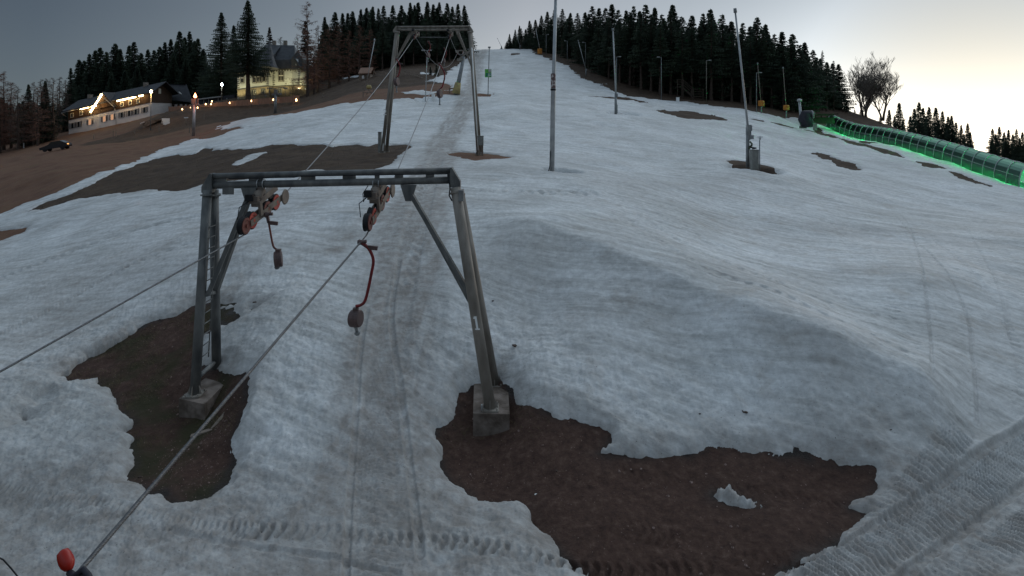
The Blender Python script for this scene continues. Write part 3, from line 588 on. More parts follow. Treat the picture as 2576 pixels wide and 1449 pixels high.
# second pylon
D2 = 39
T2 = thing('lift_pylon', P(1085, 385, 39), 'second portal pylon with cabinets at its feet, number 2 on the left leg', 'lift pylon')
LB2 = [(P(998, 78, 38.9), P(961, 384, 38.3)), (P(1001, 78, 39.1), P(972, 382, 40))]
RB2 = [(P(1182, 78, 38.9), P(1203, 388, 38.5)), (P(1184, 78, 39.1), P(1208, 382, 39.8))]
KL2 = [(P(1040, 78, 39), P(978, 180, 38.8)), (P(1034, 78, 39.2), P(985, 172, 39.3))]
KR2 = [(P(1152, 78, 39), P(1187, 168, 38.8)), (P(1147, 78, 39.2), P(1185, 160, 39.3))]
portal(T2, D2, (998, 68), (1181, 67), (997, 75), (1182, 75), LB2, RB2, KL2, KR2, .065, .075, .11, SL, M['steel_brown'], M['steel_brown'])
tt = MB(); tt.tube(P(1052, 94, 39), P(1128, 94, 39), .03, n=8); tt.build('spacer_bar', M['steel'], T2)
for (a, b, c) in ((P(1040, 94, 38.2), P(1050, 86, 39.8), P(1046, 76, 39)), (P(1129, 94, 38.2), P(1135, 86, 39.8), P(1132, 76, 39))):
    roller_set(T2, a, b, c, (0, .3, .7, 1), .15, detail=False)
wp = MB(); wp.tube(P(968, 290, 38.6), P(963, 380, 38.2), .05, n=8); wp.build('conduit', M['white'], T2); wp = MB(); wp.tube(P(1187, 120, 38.5), P(1203, 378, 38.2), .035, n=8); wp.build('conduit', M['white'], T2)
fc = bpy.data.curves.new('painted_number', 'FONT'); fc.body = '2'; fc.size = .5; fc.extrude = .004; fc.materials.append(M['white'])
ft_ = link(bpy.data.objects.new('font', fc)); bpy.context.view_layer.update(); fme = bpy.data.meshes.new_from_object(ft_.evaluated_get(bpy.context.evaluated_depsgraph_get())); bpy.data.objects.remove(ft_); fo = link(bpy.data.objects.new('painted_number', fme)); fo.rotation_euler = (R(90), 0, 0); fo.location = P(963, 289, 38.35)-T2.location+Vector((0, -.0, 0)); fo.parent = T2
# cabinets by the second pylon
def cabinet(name, u0, u1, v0, v1, d, vg, label, mt='grey_box', legs=True, dep=.3):
    a, b = P(u0, v0, d), P(u1, v1, d); g = P((u0+u1)/2, vg, d); t = thing(name, g, label, 'cabinet'); m = MB()
    m.box(((a.x+b.x)/2, d+dep/2, (a.z+b.z)/2), (b.x-a.x, dep, a.z-b.z)); m.box(((a.x+b.x)/2, d+dep/2, a.z+.015), (b.x-a.x+.06, dep+.06, .03)); m.build('housing', M[mt], t)
    w_ = (b.x-a.x); dm = MB(); dm.box(((a.x+b.x)/2, d-.008, (a.z+b.z)/2), (w_*.86, .014, (a.z-b.z)*.9)); dm.box((b.x-w_*.15, d-.02, (a.z+b.z)/2), (.03, .02, .12)); dm.build('cabinet_door', M[mt], t)
    if legs:
        for s_ in (.2, .8):
            l = MB(); l.box((a.x+w_*s_, d+dep/2, (b.z+g.z)/2-.1), (.12, .12, b.z-g.z+.2)); l.build('leg', M['wood'], t)
    return t
cabinet('control_cabinet', 1201, 1216, 343, 366, 38.2, 393, 'weathered cabinet on posts beside the right foot of the second pylon')
cabinet('narrow_cabinet', 951, 958, 333, 383, 38.6, 384, 'narrow grey cabinet behind the left foot of the second pylon', legs=False)

# ------------------------------------------------------------------ T-bar hangers
def hanger(clamp, pts, box, boxr, end, label, axis=Vector((1, -.35, .1)), rs=.021, group=None, wth=.17, redm='red'):
    t = thing('tow_hanger', clamp, label, 'tow hanger', group)
    c = MB(); c.lathe(clamp+Vector((-.05, 0, 0)), (1, 0, .1), [(.04, 0), (.055, .03), (.03, .09), (.035, .16)], 10); c.beam(clamp, pts[0], .05, .05); c.beam(pts[0], pts[0]+Vector((.18, 0, -.02)), .05, .07); c.build('rope_clamp', M['drum'], t)
    r = MB(); r.path(catv([clamp]+pts), rs, 9); r.build('hanger_rod', M[redm], t)
    ax = axis.normalized(); b = MB(); b.lathe(box-ax*wth/2, ax, [(boxr*.9, 0), (boxr, wth*.08), (boxr, wth*.46), (boxr*1.04, wth*.48), (boxr*1.04, wth*.52), (boxr, wth*.54), (boxr, wth*.92), (boxr*.9, wth)], 22)
    b.box(box+Vector((0, 0, boxr*.9)), (.09, .09, .12)); b.build('spring_drum', M['drum'], t)
    e = MB(); e.tube(box+Vector((0, -.02, -boxr*.85)), end, .032, .026, 10); e.lathe(end+Vector((0, 0, .02)), (0, 0, -1), [(.05, 0), (.055, .03), (.03, .06)], 10); e.build('tow_handle', M['galv_dark'], t)
    return t
def catv(pts): return [Vector(p) for p in catmull([tuple(p) for p in pts], 5)]
hd = onseg(RR0, RR1, 908); dB = hd.y
hanger(hd, [P(925, 622, dB), P(939, 652, dB), P(934, 690, dB), P(920, 752, dB), P(908, 767, dB), P(895, 770, dB)], P(895, 801, dB), .155, P(899, 838, dB), 'red bent tow hanger with brown spring drum hanging in front of the near pylon', axis=Vector((1, -.22, .05)), wth=.19, rs=.028)
dA = 12.3
hanger(P(672, 540, dA), [P(676, 560, dA), P(684, 605, dA), P(689, 622, dA), P(697, 628, dA)], P(700, 652, dA), .16, P(697, 672, dA), 'tow hanger with brown drum dangling below the left roller set', axis=Vector((1, .30, .1)), rs=.02, wth=.15, redm='rim_dull')
def far_hanger(u, rope_a, rope_b, dx, drop, label):
    c = onseg(rope_a, rope_b, u); s_ = c.y/F
    hanger(c, [c+Vector((dx*s_*.7, 0, -drop*s_*.25)), c+Vector((dx*s_, 0, -drop*s_*.5)), c+Vector((dx*s_*.6, 0, -drop*s_*.9)), c+Vector((dx*s_*.2, 0, -drop*s_))], c+Vector((dx*s_*.1, 0, -drop*s_-.25)), .2, c+Vector((dx*s_*.1, 0, -drop*s_-.75)), label, rs=.035)
far_hanger(998, RL2, RL3, 10, 45, 'tow hanger on the left strand just below the second pylon')
far_hanger(1106, RR2, RR3, 14, 62, 'bright red tow hanger on the right strand below the second pylon')
for u, l in ((1078, 'small tow hanger beyond the second pylon near the lamp post'), (1118, 'small tow hanger hanging over the track beyond the second pylon')):
    far_hanger(u, RL3, RL4-Vector((0, 0, 0)), 6, 26, l)
# red knob and clamp on the rope near the camera
kc = P(166, 1408, 3.25); kt = thing('rope_grip', onseg(RR0-(RR1-RR0)*.1, RR1, 196), 'glossy red cap on a dark rope grip at the bottom left corner', 'rope grip')
k = MB(); k.lathe(P(155, 1384, 4.15), P(180, 1442, 4.1)-P(155, 1384, 4.15), [(.012, 0), (.034, .012), (.042, .04), (.045, .075), (.042, .105), (.03, .13), (.016, .145)], 20)
kk = k.build('red_cap', mat('glossy red', (.32, .02, .012), .25), kt); kk.data.polygons.foreach_set('use_smooth', [True]*len(kk.data.polygons))
k = MB(); k.path([P(174, 1440, 4.1), P(186, 1452, 4.05), P(210, 1432, 4.0), P(222, 1448, 4.0), P(232, 1470, 3.95)], [.02, .025, .018, .02, .02], 8); k.box(P(208, 1452, 4.0), (.05, .06, .03)); k.build('grip_jaw', M['cover'], kt)
wl = MB(); wl.path([P(-20, 1395, 3), P(8, 1408, 3), P(28, 1430, 3), P(60, 1470, 3)], .0035, 5); tag(wl.build('black_wire', M['rubber']), 'thin black wire crossing the bottom left corner of the view', 'wire')

# ------------------------------------------------------------------ posts, lamps, lances
def lamp(u, vb, vt, d, label, r=.05, head=-1, mt='galv_dark', cat='lamp post', group=None, un=None, name='lamp_post', both=False):
    g = P(u, vb, d); tp = P(un if un is not None else u, vt, d); t = thing(name, g, label, cat, group)
    m = MB(); m.tube(g-Vector((0, 0, .3)), tp, r*1.25, r*.8, 10); m.build('pole', M[mt], t)
    h = MB(); h.beam(tp+Vector((0, 0, -.02)), tp+Vector((head*.55, -.1, .03)), .05, .05); h.box(tp+Vector((head*.55, -.15, .02)), (.42, .3, .12))
    if both: h.box(tp+Vector((-head*.35, -.15, .02)), (.4, .3, .12))
    h.build('lamp_head', M['galv'], t); return t
# tall pole leaving the frame
g = P(1388, 431, 30); t = thing('floodlight_pole', g, 'tall grey floodlight pole running out of the top of the picture', 'pole')
m = MB(); m.path([g-Vector((0, 0, .3)), P(1392, 215, 30), P(1393, 190, 30), P(1399, -40, 30)], [.125, .115, .09, .075], 16); m.build('pole', M['galv'], t)
m = MB(); m.lathe(P(1391.6, 228, 30), (0, 0, 1), [(.12, 0), (.135, .01), (.135, .08), (.12, .1)], 16); m.build('band', M['rubber'], t)
m = MB(); m.lathe(P(1391.8, 222, 30), (0, 0, 1), [(.119, 0), (.119, .72)], 16); m.build('sticker_sleeve', mat('worn stickers', (.42, .38, .36), .6, 0, (.12, .07, .07), 7, lo=.45, hi=.5), t)
m = MB(); m.box(P(1399, -60, 30), (.9, .3, .35)); m.build('floodlight', M['galv_dark'], t)
m = MB(); m.path([P(1385, 380, 29.9), P(1383, 418, 29.8), P(1379, 433, 29.7)], .02, 6); m.build('loose_cable', M['rubber'], t)
lamp(1070, 250, 127, 82, 'T-topped lamp post left of the lift track in front of the wood', r=.05, un=1075, both=True, mt='galv')
lamp(1663.5, 249, 144, 104, 'thin lamp post at the wood edge between the two nearer snow lances')
lamp(1777, 258, 152, 103, 'faint lamp post hidden in the shade of the dense wood', head=1, mt='steel_brown')
lamp(1903, 281, 183, 97, 'short post beside the orange padded lance at the right wood edge', head=1)
lamp(1427, 158, 103, 148, 'lamp post on the upper right piste edge, left of a leaning lance')
lamp(1473, 168, 107, 140, 'lamp post right behind the leaning lance of the upper piste edge')
lamp(1374, 146, 87, 165, 'lamp post next to the orange padded lance high on the piste', head=1)
lamp(1551, 236, 143, 108, 'slim post partly hidden behind the bright upright snow lance', head=1)
lamp(1183, 140, 124, 165, 'small lamp post high up beside the lift track', head=-1)
def lance(bu, bv, tu, tv, d, label, r=.06, pad=None, body=None, group='snow lances along the piste', legh=1.4, mt='galv'):
    g = P(bu, bv, d); tp = P(tu, tv, d-.3); t = thing('snow_lance', g, label, 'snow lance', group)
    s_ = body if body else g+Vector((0, 0, legh)); m = MB(); m.tube(s_, tp, r, r*.75, 10); m.build('lance_pipe', M[mt], t)
    m = MB(); m.tube(tp, tp+(tp-s_).normalized()*.28, r*1.5, r*1.3, 10); m.build('nozzle_head', M['galv_dark'], t)
    m = MB(); m.tube(g-Vector((0, 0, .3)), g+Vector((0, 0, legh+.2)), r*1.6, r*1.4, 10); m.box(g+Vector((.1, -.1, legh)), (.22, .2, .35)); m.build('support_post', M['galv_dark'], t)
    if pad:
        m = MB(); m.lathe(g+Vector((0, 0, pad[0])), (0, 0, 1), [(pad[1]*.7, 0), (pad[1], .1), (pad[1], pad[2]-.1), (pad[1]*.7, pad[2])], 10); m.build('protective_pad', M['orange'], t)
    return t
# big lance on the right with hydrant gear
t = lance(1881, 409, 1850, 32, 39, 'big white snow lance leaning left above the hydrant pit on the right', r=.075, body=P(1885, 352, 38.9), legh=2.2)
m = MB(); m.box(P(1883, 330, 39), (.28, .2, .5)); m.lathe(P(1886, 322, 38.9), P(1886, 320, 38.9)-P(1888, 345, 38.9), [(.12, 0), (.12, .2)], 12); m.box(P(1890, 345, 38.8), (.25, .2, .25)); m.build('pivot_bracket', M['galv_dark'], t)
m = MB(); m.path([P(1886, 356, 38.8), P(1892, 362, 38.7), P(1888, 370, 38.7), P(1884, 374, 38.8)], .06, 8); m.build('hose', mat('green brown hose', (.06, .08, .04), .7), t)
t = thing('hydrant', P(1891, 409, 38.8), 'green hydrant valve with twin standpipes between lance post and cabinet', 'hydrant')
m = MB(); m.tube(P(1891, 410, 38.8), P(1894, 372, 38.8), .05, n=8); m.tube(P(1896, 410, 38.7), P(1897, 374, 38.7), .05, n=8); m.build('standpipe', M['galv_dark'], t)
m = MB(); m.tube(P(1884, 370, 38.8), P(1903, 373, 38.7), .05, n=8); m.lathe(P(1889, 368, 38.7), (0, 0, 1), [(.12, 0), (.12, .05)], 12); m.build('valve_wheel', M['rubber'], t)
cabinet('hydrant_cabinet', 1893, 1909, 378, 427, 38, 427, 'tall grey sloping hydrant cabinet in the pit below the big lance', legs=False, dep=.45)
t = thing('weather_mast', P(1911, 428, 37.8), 'thin mast with small wind sensor beside the hydrant cabinet', 'mast')
m = MB(); m.tube(P(1911, 430, 37.8), P(1911, 352, 37.8), .035, n=8); m.build('pole', M['galv_dark'], t)
m = MB(); m.lathe(P(1912, 352, 37.8), (0, 0, 1), [(.03, 0), (.08, .1), (.04, .14), (.02, .25)], 10); m.tube(P(1907, 345, 37.8), P(1917, 345, 37.8), .015, n=6)
for u in (1907, 1917): m.lathe(P(u, 346, 37.8), (0, 0, 1), [(.03, 0), (.04, .06)], 8)
m.build('wind_sensor', M['galv'], t)
lance(1549, 284, 1542, 77, 72, 'bright upright snow lance standing in a melted hollow in the middle right', r=.10, body=P(1549.5, 240, 72), legh=2.1)
m = MB(); m.tube(P(1553, 285, 71.5), P(1553, 263, 71.5), .04, n=8); tag(m.build('hydrant_pipe', M['galv_dark']), 'short pipe beside the foot of the bright upright lance', 'pipe')
lance(1915, 283, 1906, 162, 97, 'rusty lance above a small orange pad at the right wood edge', r=.07, pad=(1.0, .5, .9), mt='tan', legh=1.0)
lance(1978, 292, 1970, 173, 94, 'rusty lance with orange pad nearest the tarpaulin covered snow gun', r=.07, pad=(.9, .45, .8), mt='tan', legh=1.0)
lance(1474, 190, 1455, 104, 126, 'leaning thin lance on the bare strip below the upper wood edge', r=.07, legh=1.2)
lance(1358, 136, 1348, 74, 168, 'leaning lance rising out of a big orange block high on the piste', r=.07, pad=(0, .65, 1.5), legh=1.4)
lance(1308, 124, 1298, 84, 186, 'leaning lance on the crest in front of the wood', r=.06, legh=1.0)
lance(1261, 123, 1252, 98, 195, 'tiny leaning lance on the skyline beside the first spruce', r=.06, legh=.8)
# left lance with yellow gun on a frame
t = thing('snow_gun', P(931, 238, 90), 'small yellow topped snow gun with long lance on a bench frame by the dirt bank', 'snow gun')
m = MB(); m.tube(P(921, 214, 90), P(942, 103, 90), .06, n=8); m.lathe(P(942, 103, 90), (0, 0, 1), [(.1, 0), (.12, .2), (.05, .35)], 8); m.build('lance_pipe', M['galv'], t)
m = MB(); m.lathe(P(922, 219, 90), (1, 0, 0), [(.18, 0), (.3, .08), (.3, .6), (.2, .7)], 12); m.build('fan_housing', M['yellow'], t)
m = MB()
for u in (913.5, 940): m.box(P(u, 235, 90), (.12, .12, 1.5))
m.box(P(927, 233, 90), (1.6, .25, .1)); m.tube(P(929, 226, 90), P(922, 238, 90), .05, n=6); m.tube(P(929, 226, 90), P(937, 238, 90), .05, n=6); m.box(P(914, 219, 90), (.7, .3, .15)); m.build('frame', M['wood'], t)
m = MB(); m.box(P(1090, 246, 79), (.42, .3, .9)); m.tube(P(1086, 253, 79), P(1086, 225, 79), .025, n=6); m.box(P(1090, 237, 79), (.48, .36, .06)); tag(m.build('hydrant_post', M['white']), 'pale hydrant marker in the snow hollow beside the T-topped lamp', 'marker')
# sign on its own pole
t = thing('piste_sign', P(1229, 241, 86), 'green two part piste sign on a thin dark pole beside the lift track', 'sign')
m = MB(); m.tube(P(1227.5, 243, 86), P(1231, 118, 86), .055, n=8); m.build('pole', M['steel'], t)
m = MB(); m.box(P(1228, 184.2, 85.85), (.92, .04, 1.15)); m.build('panel', M['green'], t)
m = MB(); m.box(P(1229, 187.8, 85.81), (.78, .03, .55)); m.build('lower_panel', M['green_dark'], t)
m = MB(); m.box(P(1228.3, 182.4, 85.81), (.84, .03, .05)); m.build('light_stripe', M['lime'], t)
m = MB(); m.box(P(1232.2, 178, 85.81), (.38, .03, .42)); m.build('picture', M['photo_grey'], t)
m = MB(); rnd = random.Random(4); x0 = P(1228.5, 188, 85.8)
for (dx, dz, w_, h_) in ((.00, .12, .09, .07), (.13, .13, .12, .05), (.28, .12, .10, .08), (.0, -.06, .07, .18), (.14, -.02, .12, .05), (.13, -.1, .05, .12), (.22, -.08, .05, .14), (.31, -.1, .09, .09), (.05, -.21, .3, .03)): m.box(x0+Vector((dx, -.012, dz)), (w_, .012, h_))
m.build('lettering', M['white'], t)
m = MB(); m.box(P(1231, 119, 86), (.35, .15, .2)); m.tube(P(1227, 121, 86), P(1234, 121, 86), .03, n=6); m.build('siren', M['galv_dark'], t)
# third pylon: single leaning mast
t = thing('lift_mast', P(1147, 230, 86), 'single leaning lift mast with yellow padded foot at the start of the steep run', 'lift mast')
a_, b_ = P(1147, 232, 86), P(1167, 142, 86); m = MB(); m.path([a_-Vector((0, 0, .4)), b_], [.34, .22], 14); m.build('mast', M['galv_dark'], t)
m = MB(); m.path([a_-Vector((0, 0, .2)), a_.lerp(b_, .27)], [.6, .42], 14); m.build('foot_pad', M['yellow'], t)
m = MB(); m.beam(P(1150, 152, 86), P(1188, 122, 86), .2, .2); m.beam(P(1145, 127, 86), P(1166, 127, 86), .15, .15); m.beam(P(1166, 127, 86), P(1166, 145, 86), .15, .15); m.box(P(1150, 130, 86), (.4, .5, .3)); m.box(P(1158, 150, 86), (.9, .5, .3)); m.build('crossarm', M['steel_brown'], t)
m = MB(); m.lathe(P(1150, 134, 86), (1, 0, 0), [(.2, 0), (.2, .1)], 12); m.lathe(P(1163, 132, 86), (1, 0, 0), [(.2, 0), (.2, .1)], 12); m.build('roller', M['rim_dull'], t)
m = MB(); m.box(P(1136, 222, 87), (.5, .2, .15)); m.box(P(1131, 228, 87), (.15, .2, .7)); m.box(P(1141, 227, 87), (.15, .2, .7)); tag(m.build('wooden_bench', M['wood']), 'small wooden stand just left of the yellow padded mast foot', 'bench')
t = thing('lift_mast', P(1205, 127, 186), 'tiny lift mast on the far crest, top of the drag lift', 'lift mast')
m = MB(); m.tube(P(1190, 128, 186), P(1190, 100, 186), .2, n=8); m.build('mast', M['steel'], t)
m = MB()
for v in (105, 110, 116): m.beam(P(1184, v, 186), P(1196, v, 186), .15, .15)
m.build('crossarm', M['steel'], t)
# ------------------------------------------------------------------ wrapped fan gun
g = P(2028, 322, 86); t = thing('fan_snow_gun', g, 'fan snow gun wrapped in dark tarpaulin on a small tower above the bare strip', 'snow gun')
m = MB(); m.tube(P(2017, 318, 86), P(2011, 256, 86), .22, .16, 12); m.lathe(P(2011, 256, 86), (0, 0, 1), [(.16, 0), (.32, .1), (.34, .25), (.2, .4), (.12, .42)], 12); m.build('tower', M['galv'], t)
m = MB(); c = P(2028, 298, 85.6)
prof = [(.35, -1.25), (.75, -1.15), (.95, -.7), (.98, -.2), (.92, .3), (.98, .7), (.8, 1.0), (.4, 1.12)]
n = 18; vs = []; rn = random.Random(3)
for r_, h_ in prof:
    for k_ in range(n):
        a = 2*math.pi*k_/n; q = r_*(1+.10*math.sin(3*a+h_*3)+rn.uniform(-.05, .05)); vs.append(c+Vector((math.cos(a)*q*1.0+h_*.12*-1+(.25 if h_ > .3 else 0), math.sin(a)*q*.8, h_)))
m.add(vs, [(i*n+k_, i*n+(k_+1) % n, (i+1)*n+(k_+1) % n, (i+1)*n+k_) for i in range(len(prof)-1) for k_ in range(n)]+[tuple(reversed(range(n))), tuple(range((len(prof)-1)*n, len(prof)*n))], True); m.build('tarpaulin', M['cover'], t)
m = MB(); m.lathe(P(2041, 289, 85.4), (1, -.3, .15), [(.55, 0), (.62, .08), (.62, .2), (.5, .28)], 16); m.build('fan_ring', M['galv_dark'], t)
m = MB(); m.box(P(2020, 320, 86), (.8, .5, .35)); m.tube(P(2036, 308, 85.6), P(2052, 312, 85.6), .12, n=8); m.tube(P(2040, 300, 85.5), P(2044, 314, 85.5), .05, n=6); m.build('base_frame', M['steel'], t)
cabinet('hydrant_cabinet', 2048, 2056, 311, 328, 83, 330, 'short grey cabinet next to the tarpaulin covered snow gun', legs=False)
m = MB(); m.box(P(2066, 287, 98), (4.2, 2.4, .18)); m.box(P(2068, 288.5, 97), (3.8, .1, .3))
for u in (2052, 2066, 2081): m.box(P(u, 296, 98), (.12, .12, 1.3))
m.box(P(2068, 303, 98.5), (3.2, 1.6, 1.0)); tag(m.build('wooden_shelter', M['wood_dark']), 'low wooden shelter with flat roof between snow gun and tunnel', 'shelter')
# dark raised stairs at the wood edge
m = MB(); A_, B_, C_, D_ = P(1702, 219, 110), P(1716, 219, 110), P(1742, 243, 109), P(1766, 243, 109)
for p, q in ((A_, B_), (B_, C_), (C_, D_)):
    m.beam(p, q, 1.2, .15)
    for k_ in (.45, .9, 1.3): m.beam(p+Vector((0, -.6, k_)), q+Vector((0, -.6, k_)), .06, .10)
for p in (A_, B_, C_, D_): m.beam(p+Vector((0, -.6, -2.5)), p+Vector((0, -.6, 1.35)), .14, .14)
tag(m.build('wooden_ramp', M['wood_dark']), 'dim wooden stair ramp with railing under the trees of the right wood', 'ramp')
for u, v, d, l in ((1705, 254, 103, 'low white post at the right wood edge near the thin lamp post'), (1385, 152, 160, 'pale bin sized post high on the right piste edge')):
    m = MB(); m.box(P(u, v, d)+Vector((0, 0, .1)), (.45, .4, .9)); m.box(P(u, v, d)+Vector((0, 0, .58)), (.5, .45, .08)); tag(m.build('marker_post', M['white']), l, 'marker')

# ------------------------------------------------------------------ glazed conveyor tunnel
tn0, tn1 = Vector((48.0, 56.5, 0)), Vector((53.6, 102, 0))
NR = 26; TH = 2.05; TW = .95
gshell = bpy.data.materials.new('glow-tinted polycarbonate'); gshell.use_nodes = True; t_ = gshell.node_tree; t_.nodes.clear()
o_ = t_.nodes.new('ShaderNodeOutputMaterial'); tr = t_.nodes.new('ShaderNodeBsdfTransparent'); tr.inputs[0].default_value = (.55, .92, .72, 1)
df = t_.nodes.new('ShaderNodeBsdfTranslucent'); df.inputs[0].default_value = (.32, .75, .52, 1); df2 = t_.nodes.new('ShaderNodeBsdfDiffuse'); df2.inputs[0].default_value = (.13, .30, .20, 1)  # green LED glow put into the shell colours
gl = t_.nodes.new('ShaderNodeBsdfGlossy'); gl.inputs['Roughness'].default_value = .3; gl.inputs['Color'].default_value = (.10, .18, .14, 1)
m1 = t_.nodes.new('ShaderNodeMixShader'); m1.inputs[0].default_value = .4; t_.links.new(df.outputs[0], m1.inputs[1]); t_.links.new(df2.outputs[0], m1.inputs[2])
m2 = t_.nodes.new('ShaderNodeMixShader'); m2.inputs[0].default_value = .7; t_.links.new(tr.outputs[0], m2.inputs[1]); t_.links.new(m1.outputs[0], m2.inputs[2])
fr = t_.nodes.new('ShaderNodeFresnel'); fr.inputs[0].default_value = 1.3; m3 = t_.nodes.new('ShaderNodeMixShader'); t_.links.new(fr.outputs[0], m3.inputs[0]); t_.links.new(m2.outputs[0], m3.inputs[1]); t_.links.new(gl.outputs[0], m3.inputs[2]); t_.links.new(m3.outputs[0], o_.inputs[0])
M['led'] = mat('green light strip', (0, 0, 0), .5, emit=(.03, 1.0, .30), es=14)
t = thing('conveyor_tunnel', (tn0.x, tn0.y, gz(tn0.x, tn0.y)), 'long arched glazed conveyor tunnel glowing green along the right piste edge', 'tunnel')
tax = (tn1-tn0).normalized(); tsd = Vector((tax.y, -tax.x, 0))
TP = [(u, v) for u, v in ()]
# base height follows the snow along the tunnel
def tbase(q):
    p = tn0.lerp(tn1, q); vb = [(0, 471.5), (.12, 452), (.25, 431), (.42, 403), (.55, 384), (.7, 364), (.85, 343), (1, 322)]
    v = np.interp(q, [a for a, _ in vb], [b for _, b in vb]); return p
zb = [gz(tn0.lerp(tn1, i/10).x, tn0.lerp(tn1, i/10).y) for i in range(11)]
def tz(q): return float(np.interp(q, np.linspace(0, 1, 11), zb))+.02
def arch(q, k, r=1.0):
    p = tn0.lerp(tn1, q); z = tz(q); a = math.pi*k
    x = -math.cos(a)*TW*r; h = (math.sin(a)**.75)*TH*r
    return Vector((p.x, p.y, z+h+.12))+tsd*x
def reach(q): return q
qs = [i/NR for i in range(NR+1)]
b = MB()
for i in range(NR):
    for k_ in range(14):
        a0, a1 = k_/14, (k_+1)/14; b.add([arch(qs[i], a0), arch(qs[i+1], a0), arch(qs[i+1], a1), arch(qs[i], a1)], [(0, 1, 2, 3)], True)
b.build('glazed_shell', gshell, t)
for q in qs:
    h = MB(); h.path([arch(q, k_/14, 1.01) for k_ in range(15)], .05, 6); h.build('hoop', M['galv'], t)
rl = MB()
for k_ in (.12, .88, .5): rl.path([arch(q, k_, 1.005) for q in qs], .022 if k_ != .5 else .03, 5)
rl.build('side_rail', M['galv'], t)
bs = MB()
for s_ in (-1, 1):
    for i in range(NR):
        p, q = tn0.lerp(tn1, qs[i]), tn0.lerp(tn1, qs[i+1]); p = Vector((p.x, p.y, tz(qs[i])))+tsd*s_*TW; q = Vector((q.x, q.y, tz(qs[i+1])))+tsd*s_*TW; bs.beam(p-Vector((0, 0, .15)), q-Vector((0, 0, .15)), .14, .42)
bs.build('base_kerb', M['steel'], t)
bd = MB()
for i in range(NR):
    p, q = tn0.lerp(tn1, qs[i]), tn0.lerp(tn1, qs[i+1]); bd.beam(Vector((p.x, p.y, tz(qs[i])+.08)), Vector((q.x, q.y, tz(qs[i+1])+.08)), 1.0, .06)
bd.build('conveyor_belt', M['rubber'], t)
for i in range(NR):
    if i in (7, NR-1, NR-2, NR-3, NR-7): continue
    p, q = tn0.lerp(tn1, qs[i]+.003), tn0.lerp(tn1, qs[i+1]-.003); zz = Vector((0, 0, .28))
    l = MB(); l.beam(Vector((p.x, p.y, tz(qs[i])))+zz-tsd*(TW-.06), Vector((q.x, q.y, tz(qs[i+1])))+zz-tsd*(TW-.06), .06, .20); l.build('light_strip', M['led'], t)
for i in range(0, NR, 2):
    p = tn0.lerp(tn1, (i+.9)/NR); point(Vector((p.x, p.y, tz((i+.9)/NR)+1.25)), (.02, 1.0, .30), 470 if i > 1 else 140, .25, t)
m = MB(); p = tn1+tax*.8; m.box(Vector((p.x, p.y, tz(1)+.15)), (2.2, 1.8, .5)); m.build('end_platform', M['galv_dark'], t)
m = MB(); q = .29; p = tn0.lerp(tn1, q); pp = Vector((p.x, p.y, tz(q)+1.1))-tsd*(TW*.3)
tag(m.build('unused', M['white']), kind='helper') if False else None

# ------------------------------------------------------------------ trees
def spruce_mesh(seed, H=16., Rm=2.7, bare=.04, dens=1.0, droop=.35, thin=1.0, nm='foliage'):
    r = random.Random(seed); v = []; f = []
    def tri(a, b, c):
        k = len(v); v.extend((a, b, c)); f.append((k, k+1, k+2))
    z = H*bare
    asym = r.uniform(0, 6.28)
    while z < H*.985:
        tt = (z-H*bare)/(H*(1-bare)); R0 = Rm*((1-tt)**1.0)*(.5+.5*min(1, tt*7+.35))*thin+.05
        nb = max(4, int((6+3*(1-tt))*dens))
        for k in range(nb):
            a = r.uniform(0, 6.283); L_ = R0*r.uniform(.62, 1.12)*(1+.12*math.cos(a-asym))
            if r.random() < .05: L_ *= 1.25
            zz = z+r.uniform(-.12, .12); ca, sa = math.cos(a), math.sin(a); up = .30*tt
            ns = max(2, int(L_/.38)+1)
            for i in range(ns):
                s_ = (i+.6)/ns; d = L_*s_
                h = zz-droop*L_*(s_-.55*s_*s_)*(1-tt*.8)+up*d*.6
                px, py = ca*d, sa*d; q_ = .30+.70*(1-tt); w_ = (.34-.14*s_)*r.uniform(.7, 1.3)*q_+.02; ln = .42*r.uniform(.7, 1.2)*q_
                for sg in (-1, 1):
                    if r.random() > .9: continue
                    ox, oy = -sa*sg*w_, ca*sg*w_
                    tri((px-ca*.12, py-sa*.12, h+.05), (px+ca*.14, py+sa*.14, h+.02), (px+ox+ca*ln*.8, py+oy+sa*ln*.8, h-.10-r.uniform(0, .12)))
                tri((px-ca*.14, py-sa*.14, h+.04), (px+ca*.16, py+sa*.16, h), (px+ca*.05+r.uniform(-.06, .06), py+sa*.05, h-r.uniform(.22, .5)*q_))
            h = zz-droop*L_*.45*(1-tt*.8)+up*L_*.6; tri((ca*L_*.9-sa*.06, sa*L_*.9+ca*.06, h), (ca*L_*.9+sa*.06, sa*L_*.9-ca*.06, h), (ca*(L_+.3*q_), sa*(L_+.3*q_), h+.08*q_))
        z += r.uniform(.24, .40)/dens*(1-.55*tt)
    for k in range(4):
        a = k*1.57; tri((math.cos(a)*.07, math.sin(a)*.07, H*.97), (math.cos(a+1.5)*.07, math.sin(a+1.5)*.07, H*.97), (0, 0, H*1.0))
    me = bpy.data.meshes.new(nm); me.from_pydata(v, [], f); return me
